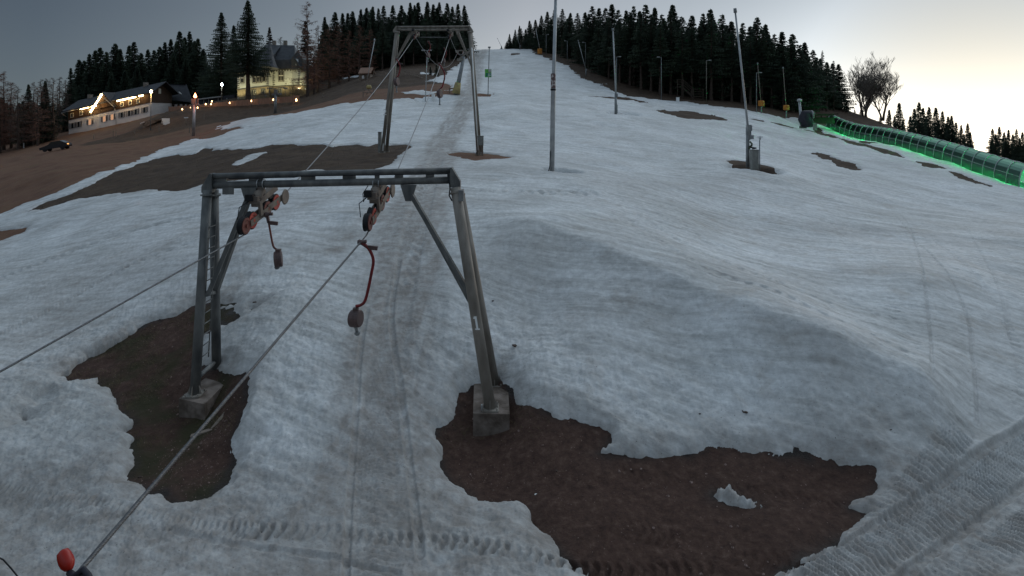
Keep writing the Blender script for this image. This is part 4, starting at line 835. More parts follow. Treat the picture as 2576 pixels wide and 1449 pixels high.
def trunk_mesh(H, r0, r1=.03, seed=0, lean=0, stubs=0):
    r = random.Random(seed); m = MB(); pts = [(r.uniform(-.05, .05)*(i > 0)+lean*i, r.uniform(-.05, .05)*(i > 0), H*i/8-.4*(i == 0)) for i in range(9)]
    m.path(pts, [r0*1.25]+[r0+(r1-r0)*i/8 for i in range(1, 9)], 8, False)
    for i in range(stubs):
        z = r.uniform(.08, .5)*H; a = r.uniform(0, 6.28); L_ = r.uniform(.5, 1.5); p = Vector((0, 0, z)); m.path([p, p+Vector((math.cos(a)*L_, math.sin(a)*L_, -.25*L_))], [.03, .01], 3, False)
    me = bpy.data.meshes.new('trunk'); me.from_pydata(m.v, [], m.f); me.polygons.foreach_set('use_smooth', [True]*len(me.polygons)); return me
def twig_tree(seed, H, spread, mode, nmain=85, sub=14):
    """larch like: straight stem, thin bare branches with many hanging twigs"""
    r = random.Random(seed); m = MB(); stem = MB()
    stem.path([(0, 0, -.4)]+[(r.uniform(-.08, .08), r.uniform(-.08, .08), H*i/7) for i in range(1, 8)], [.26]+[.22*(1-i/7.3) for i in range(1, 8)], 7, False)
    def strip(a, b, w_):
        d = Vector(b)-Vector(a); s_ = d.cross(Vector((r.uniform(-1, 1), r.uniform(-1, 1), .3))).normalized()*w_
        m.add([Vector(a)-s_, Vector(a)+s_, Vector(b)], [(0, 1, 2)])
    for i in range(nmain):
        tt = (i+r.random())/nmain; z = H*(.12+.87*tt); a = r.uniform(0, 6.28); L_ = spread*(1-tt)**.7*r.uniform(.5, 1.1)+.25
        dr = Vector((math.cos(a), math.sin(a), -.12+.55*tt)); p = Vector((0, 0, z)); e = p+dr*L_
        pts = [p, p+dr*L_*.5+Vector((0, 0, -.08*L_)), e+Vector((0, 0, .05*L_))]; m.path(pts, [.045*(1-tt)+.015, .025, .008], 3, False)
        for k in range(int(sub*(.5+L_/spread*1.2))):
            s_ = r.uniform(.15, 1); q = p.lerp(e, s_)+Vector((0, 0, -.06*L_)); b_ = q+Vector((r.uniform(-.5, .5), r.uniform(-.5, .5), r.uniform(-.55, .25)))*(.6+.5*(1-tt)); strip(q, b_, .022)
            for j in range(2): c_ = q.lerp(b_, r.uniform(.3, .9)); strip(c_, c_+Vector((r.uniform(-.3, .3), r.uniform(-.3, .3), r.uniform(-.35, .15))), .016)
    me = bpy.data.meshes.new('branches'); me.from_pydata(m.v, [], m.f); ms = bpy.data.meshes.new('trunk'); ms.from_pydata(stem.v, [], stem.f); return me, ms
def beech(seed, H, fork=3, lean=0.0, ang=.42):
    r = random.Random(seed); m = MB(); stem = MB()
    def grow(p, d, L_, rad, lv):
        n = 4; pts = [p]; q = p; dd = d
        for i in range(n):
            dd = (dd+Vector((r.uniform(-.16, .16), r.uniform(-.16, .16), .07+.05*lv*.5))).normalized(); q = q+dd*L_/n; pts.append(q)
        (stem if lv == 0 else m).path(pts, [max(rad*(1-.45*i/n), .016) for i in range(n+1)], 6 if lv < 2 else 3, False)
        if lv >= 5: return
        kids = (6, 5, 5, 4, 3)[lv]
        for k in range(kids):
            s_ = r.uniform(.35, 1) if lv else r.uniform(.25, 1); i = min(n-1, int(s_*n)); b = pts[i].lerp(pts[i+1], s_*n-i)
            a = r.uniform(0, 6.28); side = Vector((math.cos(a), math.sin(a), r.uniform(-.1, .3))); nd = (dd*(1-ang)+side*ang*1.25).normalized()
            grow(b, nd, L_*r.uniform(.48, .72), rad*(.5 if lv else .42), lv+1)
    for k in range(fork):
        a = k*2.1+.4; grow(Vector((0, 0, -.3)) if k == 0 else Vector((math.cos(a)*.25, math.sin(a)*.25, -.3)), Vector((math.cos(a)*.16+lean, math.sin(a)*.16, 1)).normalized(), H*(.62-.05*k), .30-.05*k, 0)
    me = bpy.data.meshes.new('branches'); me.from_pydata(m.v, [], m.f); ms = bpy.data.meshes.new('trunk'); ms.from_pydata(stem.v, [], stem.f)
    zmax = max(v_[2] for v_ in m.v); return me, ms, zmax
PR = {}
for i in range(5): PR['full%d' % i] = (spruce_mesh(100+i, 16, 2.6+.3*(i % 3), .03, 1.15), trunk_mesh(15, .22, .03, i), 16, M['needle'])
for i in range(4): PR['edge%d' % i] = (spruce_mesh(200+i, 16, 2.2+.2*i, .28+.05*i, .9), trunk_mesh(15, .19, .03, 10+i, 0, 22), 16, M['needle'])
for i in range(3): PR['open%d' % i] = (spruce_mesh(300+i, 16, 2.6, .06, .55, .5, 1.0), trunk_mesh(15.2, .2, .04, 20+i, 0, 10), 16, M['needle'])
PR['big'] = (spruce_mesh(401, 22, 5.0, .26, 1.3, .5), trunk_mesh(21, .42, .04, 31), 22, M['needle'])
PR['wide'] = (spruce_mesh(402, 20, 5.2, .03, 1.2, .4), trunk_mesh(19, .35, .04, 32), 20, M['needle'])
PR['warm'] = (spruce_mesh(403, 16, 2.6, .05), trunk_mesh(15, .22, .03, 33), 16, M['needle_warm'])
for i in range(3): a, b = twig_tree(500+i, 16, 3.2, 0); PR['larch%d' % i] = (a, b, 16, M['twig_red'])
for i in range(2): a, b = twig_tree(520+i, 14, 2.2, 0, 70, 12); PR['larchg%d' % i] = (a, b, 14, M['twig_grey'])
for k_ in PR.values(): k_[0].materials.append(k_[3]); k_[1].materials.append(M['bark'])
TREES = {}
def tree(u, vt, d, kind, label, cat='spruce', name='spruce_tree', group=None, wf=1.0, vb=None, rot=None):
    x = (u-UC)/F*d; zg = gz(x, d) if vb is None else HC+(VH-vb)/F*d; me, tm, H, mt_ = PR[kind]; h = HC+(VH-vt)/F*d-zg; s_ = h/H
    t = thing(name, (x, d, zg-.1), label, cat, group)
    t.scale = (s_*wf, s_*wf, s_); t.rotation_euler = (0, 0, rot if rot is not None else random.uniform(0, 6.28))
    for nm, m_ in (('crown', me), ('trunk', tm)): o = link(bpy.data.objects.new(nm, m_)); o.parent = t
    return t
def full(): return 'full%d' % random.randrange(5)
def edge(): return 'edge%d' % random.randrange(4)
# right wood
TOPR = [(1282,84),(1296,73),(1307,63),(1332,50),(1347,48),(1362,37),(1377,27),(1395,22),(1415,20),(1435,30),(1453,31),(1472,28),(1490,13),(1507,18),(1523,17),(1539,7),(1555,22),(1575,22),(1594,12),(1609,24),(1624,8),(1647,15),(1665,32),(1692,8),(1715,38),(1741,36),(1769,30),(1787,19),(1817,32),(1840,50),(1869,54),(1887,62),(1904,39),(1926,57),(1948,82),(1967,76),(1994,82),(2024,103),(2045,122)]
DR = ([1265, 1330, 1430, 1480, 1560, 1660, 1800, 1900, 2008, 2100, 2145], [202, 190, 162, 142, 120, 112, 110, 107, 108, 119, 124])
def dr(u): return float(np.interp(u, *DR))
GR_ = 'spruces of the dark wood right of the piste'; LR = 'tall dark spruce in the dense wood right of the piste'
for i, (u, v) in enumerate(TOPR): tree(u, v, dr(u)+3+random.uniform(0, 7)*(u < 1960), full() if (u < 1400 or i % 2) else edge(), LR, group=GR_, wf=random.uniform(1.5, 1.9))
su = [a for a, _ in TOPR]; sv_ = [b for _, b in TOPR]
u = 1290
while u < 2090:
    tree(u, float(np.interp(u, su, sv_))+random.uniform(8, 34), dr(u)+random.uniform(1, 4), edge(), LR, group=GR_, wf=1.6); u += random.uniform(19, 30)
for row, (dd, vv) in enumerate(((12, 22), (22, 10))):
    u = 1320+row*12
    while u < 2110:
        tree(u, float(np.interp(u, su, sv_))+vv+random.uniform(0, 30), dr(u)+dd+random.uniform(-2, 3), full(), LR, group=GR_, wf=2.0); u += random.uniform(27, 37)
for u_, v_ in ((1284, 100), (1292, 92), (1302, 90), (1312, 84), (1322, 72)): tree(u_, v_, 202, full(), 'low spruce closing the wood beside the crest', group='low spruces beside the crest', wf=2.0)
tree(1275, 103, 203, 'full1', 'small round spruce closing the wood on the skyline right of the crest', wf=2.4)
tree(1262, 116, 204, 'full2', 'tiny spruce on the skyline nearest the crest', wf=3)
tree(2069, 124, 121, 'open0', 'open spruce with sky showing through, last but one on the right of the wood', wf=1.0)
tree(2097, 150, 124, 'open1', 'right outermost big spruce of the wood, next to the bare tree', wf=1.35)
for u, v in ((2112, 235), (2130, 252), (2150, 272), (2166, 268), (2180, 285), (2215, 288), (2124, 268)): tree(u, v, 128+random.uniform(0, 8), full(), 'low young spruce under the big bare tree behind the tunnel', group='young spruces behind the tunnel', wf=1.9)
# bare trees
for k_, (u, vt, vb, d, H_, seed, lab, fk, ln) in enumerate(((2176, 126, 300, 132, 14, 7, 'big bare tree with fan of fine twigs against the bright sunset sky', 3, -.02), (2222, 160, 300, 133, 12, 12, 'slimmer bare tree just right of the big bare tree', 2, .10))):
    a, b, zm = beech(seed, H_, fk, ln, .36); a.materials.append(M['pale_brown']); b.materials.append(M['bark'])  # branches paler than the trunk: sky glow painted into their colour
    PR['b%d' % k_] = (a, b, zm, None); tree(u, vt, d, 'b%d' % k_, lab, 'bare tree', 'bare_tree', wf=1.15, vb=vb, rot=.3)
for u, v, d, l in ((2262, 255, 150, 'slender spruce between the bare trees and the small gabled house'), (2237, 273, 150, 'short spruce left of the slender spruce behind the tunnel'), (2312, 255, 165, 'tallest spruce of the group above the small gabled house'), (2557, 323, 170, 'spruce at the right frame edge, second from outside')):
    tree(u, v, d, full(), l, wf=1.25, vb=420)
GS = 'spruces behind the tunnel against the sunset'; LS = 'dark spruce in the cluster behind the tunnel against the sunset sky'
for u, v in ((2300,270),(2322,268),(2337,266),(2354,268),(2371,277),(2385,290),(2394,288),(2405,305),(2418,312),(2434,308),(2441,330),(2290,290),(2330,290),(2360,300),(2380,310),(2425,335),(2250,290),(2272,300),(2285,322)): tree(u, v, 168+random.uniform(0, 14), full(), LS, group=GS, wf=1.25, vb=425)
for u, v in ((2497,321),(2505,335),(2514,316),(2526,330),(2537,324),(2548,335),(2572,330),(2586,325),(2600,320),(2530,345),(2565,345),(2495,350)): tree(u, v, 165+random.uniform(0, 14), full(), 'dark spruce in the outer right cluster beside the sunset gap', group='spruces at the right frame edge', wf=1.3, vb=440)
for u in range(2240, 2640, 26):
    if 2440 < u < 2490: continue
    tree(u, 348+(u-2240)*.11+random.uniform(-8, 12) if u < 2440 else 362+random.uniform(0, 12), 200+random.uniform(0, 20), full(), 'low spruce in the dark row far behind the tunnel', group='far low spruces behind the tunnel', wf=3.0, vb=440)
# left centre wood
TOPC = [(817,39),(843,28),(862,30),(875,30),(887,26),(908,20),(922,17),(938,13),(952,18),(965,12),(988,11),(1010,11),(1032,4),(1043,10),(1052,3),(1075,1),(1090,8),(1105,3),(1125,6),(1138,14),(1152,7),(1168,11)]
GC = 'spruces of the wood left of the piste'; LC = 'dark spruce in the dense wood left of the lift track'
def dc(u): return float(np.interp(u, [800, 1000, 1100, 1170], [165, 158, 160, 172]))
for u, v in TOPC: tree(u, v, dc(u)+random.uniform(0, 8), full(), LC, group=GC, wf=random.uniform(1.3, 1.7))
for row, (dd, vv) in enumerate(((-6, 30), (8, 6), (18, 10))):
    u = 812+row*10
    while u < 1166:
        tree(u, float(np.interp(u, [a for a, _ in TOPC], [b for _, b in TOPC]))+vv+random.uniform(0, 35), dc(u)+dd+random.uniform(-2, 4), edge() if row == 0 else full(), LC, group=GC, wf=1.9 if row else 1.4); u += random.uniform(24, 34)
for u, v in ((1172, 30), (1175, 55), (1178, 80), (1181, 100), (1184, 112)): tree(u, v, 176+(v-30)*.1, full(), 'spruce at the piste side end of the left wood, falling away behind the second pylon', group='end spruces of the left wood', wf=.9)
tree(1098, 158, 118, 'full3', 'young spruce beside the snow patches left of the lift track', wf=1.5, vb=212)
tree(1083, 165, 120, 'full1', 'lower young spruce touching the rail of the forest path', wf=1.4, vb=210)
# left wood behind the lodge
TOPL = [(199,147),(212,150),(225,132),(240,124),(252,117),(268,128),(290,107),(303,120),(325,112),(337,103),(355,130),(372,122),(388,124),(402,115),(415,103),(430,95),(452,75),(465,90),(477,76),(490,100),(498,94),(512,120)]
GL_ = 'spruces of the wood behind the lodge'; LL = 'dark spruce in the wood behind the long lodge'
for i, (u, v) in enumerate(TOPL): tree(u, v, 164+random.uniform(0, 8), full(), LL, group=GL_, wf=random.uniform(1.4, 1.9))
for row, (dd, vv) in enumerate(((-4, 40), (12, 14))):
    u = 186+row*14
    while u < 600:
        vt = float(np.interp(u, [a for a, _ in TOPL]+[540, 600], [b for _, b in TOPL]+[110, 95]))+vv+random.uniform(0, 30); tree(u, vt, 166+dd+random.uniform(-2, 3), full(), LL, group=GL_, wf=2.0); u += random.uniform(28, 38)
tree(557, 28, 150, 'wide', 'broad tall spruce behind the lamp between lodge and villa', wf=1.25, vb=245)
tree(588, 60, 156, 'full4', 'narrower spruce between the two tallest spruces', wf=1.2)
tree(624, -4, 126, 'big', 'tallest spruce with bare lower trunk standing right in front of the villa', wf=1.2, vb=247)
tree(678, 66, 158, 'warm', 'brownish spruce rising behind the villa roof on the left', wf=1.3)
tree(768, 50, 160, 'warm', 'brownish spruce rising behind the villa roof on the right', wf=1.4)
tree(706, 92, 165, 'larchg0', 'bare twiggy tree just above the villa ridge', 'bare tree', 'bare_tree', wf=1.6)
# larches
for i, (u, v, d, wf) in enumerate(((773, 2, 128, 1.15), (800, 62, 136, 1.3), (748, 90, 150, 1.2), (828, 66, 138, 1.4), (852, 58, 142, 1.4), (878, 74, 138, 1.3), (905, 62, 140, 1.4), (932, 72, 142, 1.3), (790, 110, 130, 1.5))):
    if i == 0: tree(u, v, d, 'larch0', 'tall bare larch with dark trunk right of the villa', 'larch', 'larch_tree', wf=wf, vb=242)
    else: tree(u, v, d, 'larch%d' % (i % 3), 'reddish brown bare larch between villa and left wood', 'larch', 'larch_tree', group='larches right of the villa', wf=wf)
for i, (u, v, k_) in enumerate(((-20,150,'larch1'),(10,177,'larch0'),(28,205,'larch2'),(45,215,'larchg1'),(85,205,'larchg0'),(103,198,'larchg1'),(118,196,'larchg0'),(134,194,'larchg1'),(150,192,'larchg0'),(165,200,'larchg1'),(-45,170,'larch1'),(95,215,'larch2'),(0,220,'larch1'),(60,235,'larch0'),(145,215,'larch2'))):
    tree(u, v, (128 if u < 140 else 150)+random.uniform(0, 8), k_, 'bare larch in the dull row at the far left wood edge', 'larch', 'larch_tree', group='larches at the left frame edge', wf=1.35)
for u, v, l in ((72, 209, 'single narrow spruce among the bare larches at the far left'), (114, 200, 'second narrow spruce among the left larches, closer to the lodge'), (178, 168, 'spruce at the left end of the wood beside the lodge')): tree(u, v, 134 if u < 150 else 156, 'full0', l, wf=1.2)
for row in range(2):
    u = -70+row*10
    while u < 190:
        tree(u, 262-(row*14)+random.uniform(-12, 14), 150+row*8, full(), 'dark low spruce in the shade behind the left larches', group='shaded spruces behind the left larches', wf=2.3); u += random.uniform(24, 34)
# ------------------------------------------------------------------ long lodge
M['plaster'] = mat('white plaster', (.62, .58, .56), .85, 0, (.72, .68, .66), .8, .2, 6)
M['dboard'] = mat('dark boarding', (.055, .032, .02), .8, 0, (.085, .05, .03), 3, .3, 8, stretch=(4, 4, .3))
M['roof'] = mat('dark slate roof', (.022, .022, .026), .7, 0, (.04, .04, .045), 1.2, .5, 5)
M['frame_w'] = mat('cream window frame', (.6, .56, .46), .6)
M['pane'] = mat('dark glass', (.01, .012, .015), .1)
M['pane_lit'] = mat('lit curtain window', (.4, .25, .15), .6, emit=(1.0, .52, .28), es=.45)
M['strip_light'] = mat('warm light strip', (1, .8, .5), .5, emit=(1.0, .74, .36), es=16)
M['shutter'] = mat('dark striped shutter', (.05, .045, .045), .7)
M['glow'] = mat('lamp glow', (1, .8, .5), .5, emit=(1.0, .70, .36), es=14)
M['glow_cold'] = mat('cold lamp', (1, 1, 1), .5, emit=(.75, .88, 1.0), es=22)
M['flame'] = mat('lantern flame', (1, .6, .3), .5, emit=(1.0, .62, .28), es=7)
lroot = thing('lodge', (-92, 140, 3), 'long timber and plaster lodge with bright eaves lights left of the villa', 'building')
def lg(x, y, z): return Vector((-101.7+x, 140+y, 1.05+.218*x+z))      # the house follows the hillside
LW = 18.6; WH = 3.25; EV = 5.6; RG = 7.9; DP = 9.0
def lslab(b, pts, th, y0=0.0): b.slab([lg(x, y0, z) for x, z in pts], Vector((0, th, 0)))
b = MB(); b.slab([lg(0, 0, -1.5), lg(LW, 0, -1.5), lg(LW, DP, -1.5), lg(0, DP, -1.5)], (0, 0, WH+1.5)); b.build('ground_floor_wall', M['plaster'], lroot)
b = MB(); b.slab([lg(-.05, -.12, WH+.01), lg(LW+.08, -.12, WH+.01), lg(LW+.08, DP, WH+.01), lg(-.05, DP, WH+.01)], (0, 0, EV-WH-.05))
b.slab([lg(LW-.1, -.1, EV-.06), lg(LW-.1, DP, EV-.06), lg(LW-.1, DP/2, RG-.12)], (.17, 0, 0)); b.slab([lg(-.05, -.1, EV-.06), lg(-.05, DP, EV-.06), lg(-.05, DP/2, RG-.12)], (.17, 0, 0)); b.build('upper_wall', M['dboard'], lroot)
b = MB(); O = 1.0
b.slab([lg(-1.0, -O, EV-.35), lg(LW+1.2, -O, EV-.35), lg(LW+1.2, DP/2, RG), lg(-1.0, DP/2, RG)], (0, 0, .22)); b.slab([lg(-1.0, DP+O, EV-.35), lg(LW+1.2, DP+O, EV-.35), lg(LW+1.2, DP/2, RG), lg(-1.0, DP/2, RG)], (0, 0, .22)); b.build('roof', M['roof'], lroot)
# cross gable
gx = 8.35; gw = 2.4; gt = 7.6
b = MB(); b.slab([lg(gx-gw, -.45, EV-1.2), lg(gx+gw, -.45, EV-1.2), lg(gx, -.45, gt)], (0, 5.0, 0)); b.build('cross_gable_wall', M['dboard'], lroot)
b = MB()
for sg in (-1, 1): b.slab([lg(gx+sg*(gw+.55), -1.15, EV-1.75), lg(gx, -1.15, gt+.1), lg(gx, 5, gt+.1), lg(gx+sg*(gw+.55), 5, EV-1.75)], (0, 0, .2))
b.build('cross_gable_roof', M['roof'], lroot)
b = MB(); b.beam(lg(gx-gw-.35, -1.0, EV-1.7), lg(gx-.1, -1.0, gt-.1), .12, .45); b.build('light_strip', M['strip_light'], lroot)
b = MB(); b.beam(lg(gx+gw*.2, -1.0, gt-1.2), lg(gx+gw+.35, -1.0, EV-1.75), .06, .2); b.build('barge_board', M['frame_w'], lroot)
for x0, x1 in ((11.6, 15.9), (16.6, 17.6), (5.7, 6.9), (3.2, 5.2)): b = MB(); b.beam(lg(x0, -.85, EV-.45), lg(x1, -.85, EV-.45), .10, .32); b.build('light_strip', M['strip_light'], lroot)
b = MB(); b.beam(lg(2.4, -.9, EV-.42), lg(5.2, -.9, EV-.42), .05, .10); b.build('dim_light_strip', mat('dimmer warm strip', (1, .7, .3), .5, emit=(1, .55, .18), es=5), lroot)
b = MB(); b.beam(lg(-1.0, -1.0, EV-.42), lg(6, -1.0, EV-.42), .10, .12); b.tube(lg(-.95, -1.0, EV-.5), lg(-.4, -.2, WH+.9), .08, n=8); b.tube(lg(gx-gw-.4, -.9, EV-2), lg(gx-gw-.2, -.15, WH), .06, n=6); b.tube(lg(gx+gw+.4, -.9, EV-2), lg(gx+gw+.3, -.15, -1), .06, n=6); b.build('gutter', M['galv'], lroot)
for x, e in ((13.7, 75), (8.2, 60), (5, 36), (17, 40), (1.5, 20), (11, 50)): point(lg(x, -1.3, EV-.6), (1, .62, .25), e, .3, lroot)
def lwin(x, z, w, h, mt='pane', fr='frame_w', side=False, sash=True):
    f = MB(); p = MB(); y = -.14 if z > WH else -.02
    f.slab([lg(x-w/2-.1, y-.06, z-.1), lg(x+w/2+.1, y-.06, z-.1), lg(x+w/2+.1, y-.06, z+h+.1), lg(x-w/2-.1, y-.06, z+h+.1)], (0, .05, 0)); fo_ = f.build('window', M[fr], lroot)
    n = 2 if sash else 1
    for i in range(n):
        a0 = x-w/2+i*w/n+.03; a1 = x-w/2+(i+1)*w/n-.03; p.slab([lg(a0, y-.075, z+.03), lg(a1, y-.075, z+.03), lg(a1, y-.075, z+h-.03), lg(a0, y-.075, z+h-.03)], (0, .02, 0))
    p.build('pane', M[mt], fo_)
for x in (.9, 3.0, 5.1, 14.2, 16.0, 12.3): lwin(x, WH+.55, .55, .85)
wins = [(.9, 'pane'), (2.3, 'pane'), (4.9, 'pane_lit'), (8.2, 'pane_lit'), (10.0, 'pane_lit'), (12.2, 'pane'), (13.9, 'pane'), (15.4, 'pane'), (17.4, 'pane')]
for x, mt_ in wins:
    lwin(x, 1.15, .62, 1.3, mt_, 'plaster', sash=False)
    for sg in (-1, 1):      # shutters with slanting stripes
        s_ = MB(); cx = x+sg*.56
        for k_ in range(6): z = 1.15+k_*.22; s_.slab([lg(cx-.19, -.09, z+(.14 if sg < 0 else 0)), lg(cx+.19, -.09, z+(0 if sg < 0 else .14)), lg(cx+.19, -.09, z+.11+(0 if sg < 0 else .14)), lg(cx-.19, -.09, z+.11+(.14 if sg < 0 else 0))], (0, .05, 0))
        s_.build('shutter', M['shutter'], lroot)
b = MB(); b.slab([lg(LW+.11, 3.2, EV-.2), lg(LW+.11, 4.2, EV-.2), lg(LW+.11, 4.2, EV+1.0), lg(LW+.11, 3.2, EV+1.0)], (.05, 0, 0)); b.build('gable_window', M['frame_w'], lroot)
b = MB()
for x, w_ in ((1.8, 1.1), (15, .9)): b.box(lg(x, DP/2, RG+.3), (.8, .8, 1.4))
b.build('chimney', M['pale_brown'], lroot)
# annex behind with rooflights
ar = thing('annex', (-78, 152, 5), 'dark roofed annex with two rooflights and timber braces behind the lodge', 'building')
def Q(u, v, d): return P(u, v, d)
b = MB(); b.slab([Q(423, 290, 150), Q(478, 283, 150), Q(478, 262, 150), Q(423, 262, 150)], (0, 8, 0)); b.build('wall', M['plaster'], ar)
b = MB(); b.slab([Q(418, 250, 149), Q(484, 258, 149), Q(468, 214, 154), Q(418, 212, 154)], (0, .25, .2)); b.slab([Q(418, 250, 159), Q(484, 258, 159), Q(468, 214, 154), Q(418, 212, 154)], (0, -.25, .2)); b.slab([Q(484, 258, 149.2), Q(484, 258, 159), Q(468, 214, 154)], (-.2, 0, 0)); b.build('roof', M['roof'], ar)
for u, v in ((432, 233), (454.5, 234)):
    b = MB(); c = Q(u, v, 151.2); b.slab([c+Vector((-.45, -.35, .3)), c+Vector((-.05, -.35, .3)), c+Vector((.4, -.1, -.3)), c+Vector((0, -.1, -.3))], (0, -.2, 0)); b.build('rooflight', M['white'], ar)
for u in (436, 449, 462, 473):
    s_ = MB()
    for dx in (-3, -1.5, 1.5, 3): s_.beam(Q(u, 272, 149.95), Q(u+dx, 262.5, 149.95), .12, .12)
    s_.beam(Q(u, 273, 149.95), Q(u, 262, 149.95), .14, .12); s_.build('timber_brace', M['wood_dark'], ar)
# low pavilion between lodge and villa
pv = thing('pavilion', (-72, 142, 7), 'low flat roofed pavilion with pale fascia between lodge and villa', 'building')
b = MB(); b.slab([Q(500, 262, 146), Q(590, 255, 146), Q(590, 238, 146), Q(500, 248, 146)], (0, 6, 0)); b.build('wall', M['cover'], pv)
b = MB(); b.slab([Q(498, 248.5, 145), Q(555, 241.5, 145), Q(555, 244, 145), Q(498, 251, 145)], (0, 7.2, 0)); b.build('roof', M['galv'], pv)
for u in (512, 524, 548, 570): b = MB(); b.slab([Q(u, 262, 145.9), Q(u+1.2, 262, 145.9), Q(u+1.2, 246, 145.9), Q(u, 247, 145.9)], (0, .08, 0)); b.build('post', M['galv'], pv)
b = MB(); b.slab([Q(590, 250, 150), Q(690, 250, 150), Q(690, 236, 150), Q(590, 238, 150)], (0, 3, 0)) if False else None

# ------------------------------------------------------------------ villa
M['villa'] = mat('pale villa plaster', (.46, .47, .42), .85, 0, (.56, .57, .50), .7, .15, 5)
M['stone'] = mat('sandstone base', (.17, .135, .085), .9, 0, (.26, .21, .135), 2.5, .5, 5)
M['trim'] = mat('grey stone trim', (.10, .095, .08), .8)
M['villa_roof'] = mat('grey slate', (.040, .042, .048), .6, 0, (.06, .062, .068), 1.5, .5, 6)
vr = thing('villa', P(680, 240, 136), 'floodlit pale villa with sandstone base and steep slate roof behind the tallest spruce', 'building')
VF = [(597, 133), (676, 133), (686, 135.8), (735, 135.8), (752, 133.6), (771, 137.5)]
X0 = (597-UC)/F*133
def vp(i, z, off=0.0):
    u, d = VF[i] if i < len(VF) else ((775, 147), (597, 147))[i-len(VF)]
    x = (u-UC)/F*d; return Vector((x, d, 11.1+.115*min(max(x-X0, 0), 9)+z))
NV = 8
def vring(b, z0, z1, grow=0.0):
    c = sum((vp(i, 0) for i in range(NV)), Vector())/NV; lo = []; hi = []
    for i in range(NV):
        p = vp(i, z0); q = vp(i, z1); dv = Vector((p.x-c.x, p.y-c.y, 0)).normalized()*grow; lo.append(p+dv); hi.append(q+dv)
    b.add(lo+hi, [(i, (i+1) % NV, NV+(i+1) % NV, NV+i) for i in range(NV)]+[tuple(range(NV, 2*NV)), tuple(reversed(range(NV)))])
b = MB(); vring(b, -3.6, -.12); b.build('stone_base', M['stone'], vr)
b = MB(); vring(b, -.10, .12, .10); vring(b, 3.62, 3.8, .12); b.build('cornice', M['trim'], vr)
b = MB(); vring(b, .13, 3.6, -.04); b.build('wall', M['villa'], vr)
b = MB()     # scalloped eaves
for i in range(5):
    p, q = vp(i, 3.6), vp(i+1, 3.6); n = max(2, int((q-p).length/.55)); nrm_ = Vector(((q-p).y, -(q-p).x, 0)).normalized()*.14
    for k_ in range(n):
        a_, c_ = p.lerp(q, k_/n), p.lerp(q, (k_+1)/n); m_ = (a_+c_)/2; b.slab([a_+nrm_, c_+nrm_, m_+nrm_-Vector((0, 0, .45))], -nrm_*.3)
b.build('eaves_trim', M['trim'], vr)
# quoins
for i in (0, 1, 2, 4, 5):
    b = MB(); p0 = vp(i, 0)
    for k_ in range(8):
        w_ = .55 if k_ % 2 == 0 else .40; j = max(i-1, 0)
        for other in ((i+1), j):
            if other == i: continue
            dv = vp(other, 0)-p0; dv.z = 0; dv.normalize(); nn = Vector((0, -.05, 0)); z0 = .35+k_*.42
            b.slab([p0+nn+Vector((0, 0, z0)), p0+nn+dv*w_+Vector((0, 0, z0)), p0+nn+dv*w_+Vector((0, 0, z0+.17)), p0+nn+Vector((0, 0, z0+.17))], (0, .05, 0))
    b.build('quoin', M['trim'], vr)
def vwin(u0, u1, v0, v1, d, mull=1, rows=2, frame='frame_w'):
    a, c = P(u0, v0, d-.06), P(u1, v1, d-.06); f = MB(); f.slab([Vector((a.x-.14, a.y, c.z-.14)), Vector((c.x+.14, a.y, c.z-.14)), Vector((c.x+.14, a.y, a.z+.18)), Vector((a.x-.14, a.y, a.z+.18))], (0, .08, 0)); fo_ = f.build('window_surround', M['trim'], vr)
    f = MB(); f.slab([Vector((a.x, a.y-.02, c.z)), Vector((c.x, a.y-.02, c.z)), Vector((c.x, a.y-.02, a.z)), Vector((a.x, a.y-.02, a.z))], (0, .02, 0)); f.build('window_frame', M[frame], fo_)
    p = MB(); w_ = (c.x-a.x)/mull; hh = (a.z-c.z); cuts = [(0, .56), (.62, 1)] if rows == 2 else [(0, 1)]
    for i in range(mull):
        for s0, s1 in cuts:
            for h0, h1 in ((0, .47), (.53, 1)) if w_ > .4 else ((0, 1),):
                x0 = a.x+w_*i+w_*(.08+.84*h0); x1 = a.x+w_*i+w_*(.08+.84*h1); p.slab([Vector((x0, a.y-.04, c.z+hh*(s0+.04))), Vector((x1, a.y-.04, c.z+hh*(s0+.04))), Vector((x1, a.y-.04, c.z+hh*(s1-.02))), Vector((x0, a.y-.04, c.z+hh*(s1-.02)))], (0, .015, 0))
    p.build('pane', M['pane'], fo_)
vwin(636, 644, 185, 208, 133); vwin(646.5, 657.5, 183, 207, 133, 2); vwin(660, 668, 182, 205, 133)
vwin(701, 713, 181, 204, 135.8, 2); vwin(633, 643, 227, 238, 133, 2, 1); vwin(657, 666, 224, 236, 133, 2, 1); vwin(700, 708, 222, 234, 135.8, 2, 1)
vwin(606, 613, 188, 208, 133)
# steep roof
b = MB(); ez = 3.8; ev = [vp(i, ez) for i in range(NV)]; cc = sum(ev, Vector())/NV
ev = [p+Vector((p.x-cc.x, p.y-cc.y, 0)).normalized()*.45 for p in ev]; zt = P(700, 114, 140).z
midv = [p.lerp(Vector((p.x*.45+cc.x*.55, p.y*.4+cc.y*.6, zt)), .42)-Vector((0, 0, .35)) for p in ev]
ra_, rb2 = P(668, 113, 140.5), P(741, 114, 140.5)
top = [ra_ if p.x < cc.x-1 else rb2 for p in ev]
tp = [ra_.lerp(rb2, min(max((p.x-ra_.x)/(rb2.x-ra_.x), 0), 1)) for p in ev]
b.add(ev+midv+tp, [(i, (i+1) % NV, NV+(i+1) % NV, NV+i) for i in range(NV)]+[(NV+i, NV+(i+1) % NV, 2*NV+(i+1) % NV, 2*NV+i) for i in range(NV)]+[tuple(reversed(range(NV)))])
b.build('roof', M['villa_roof'], vr)
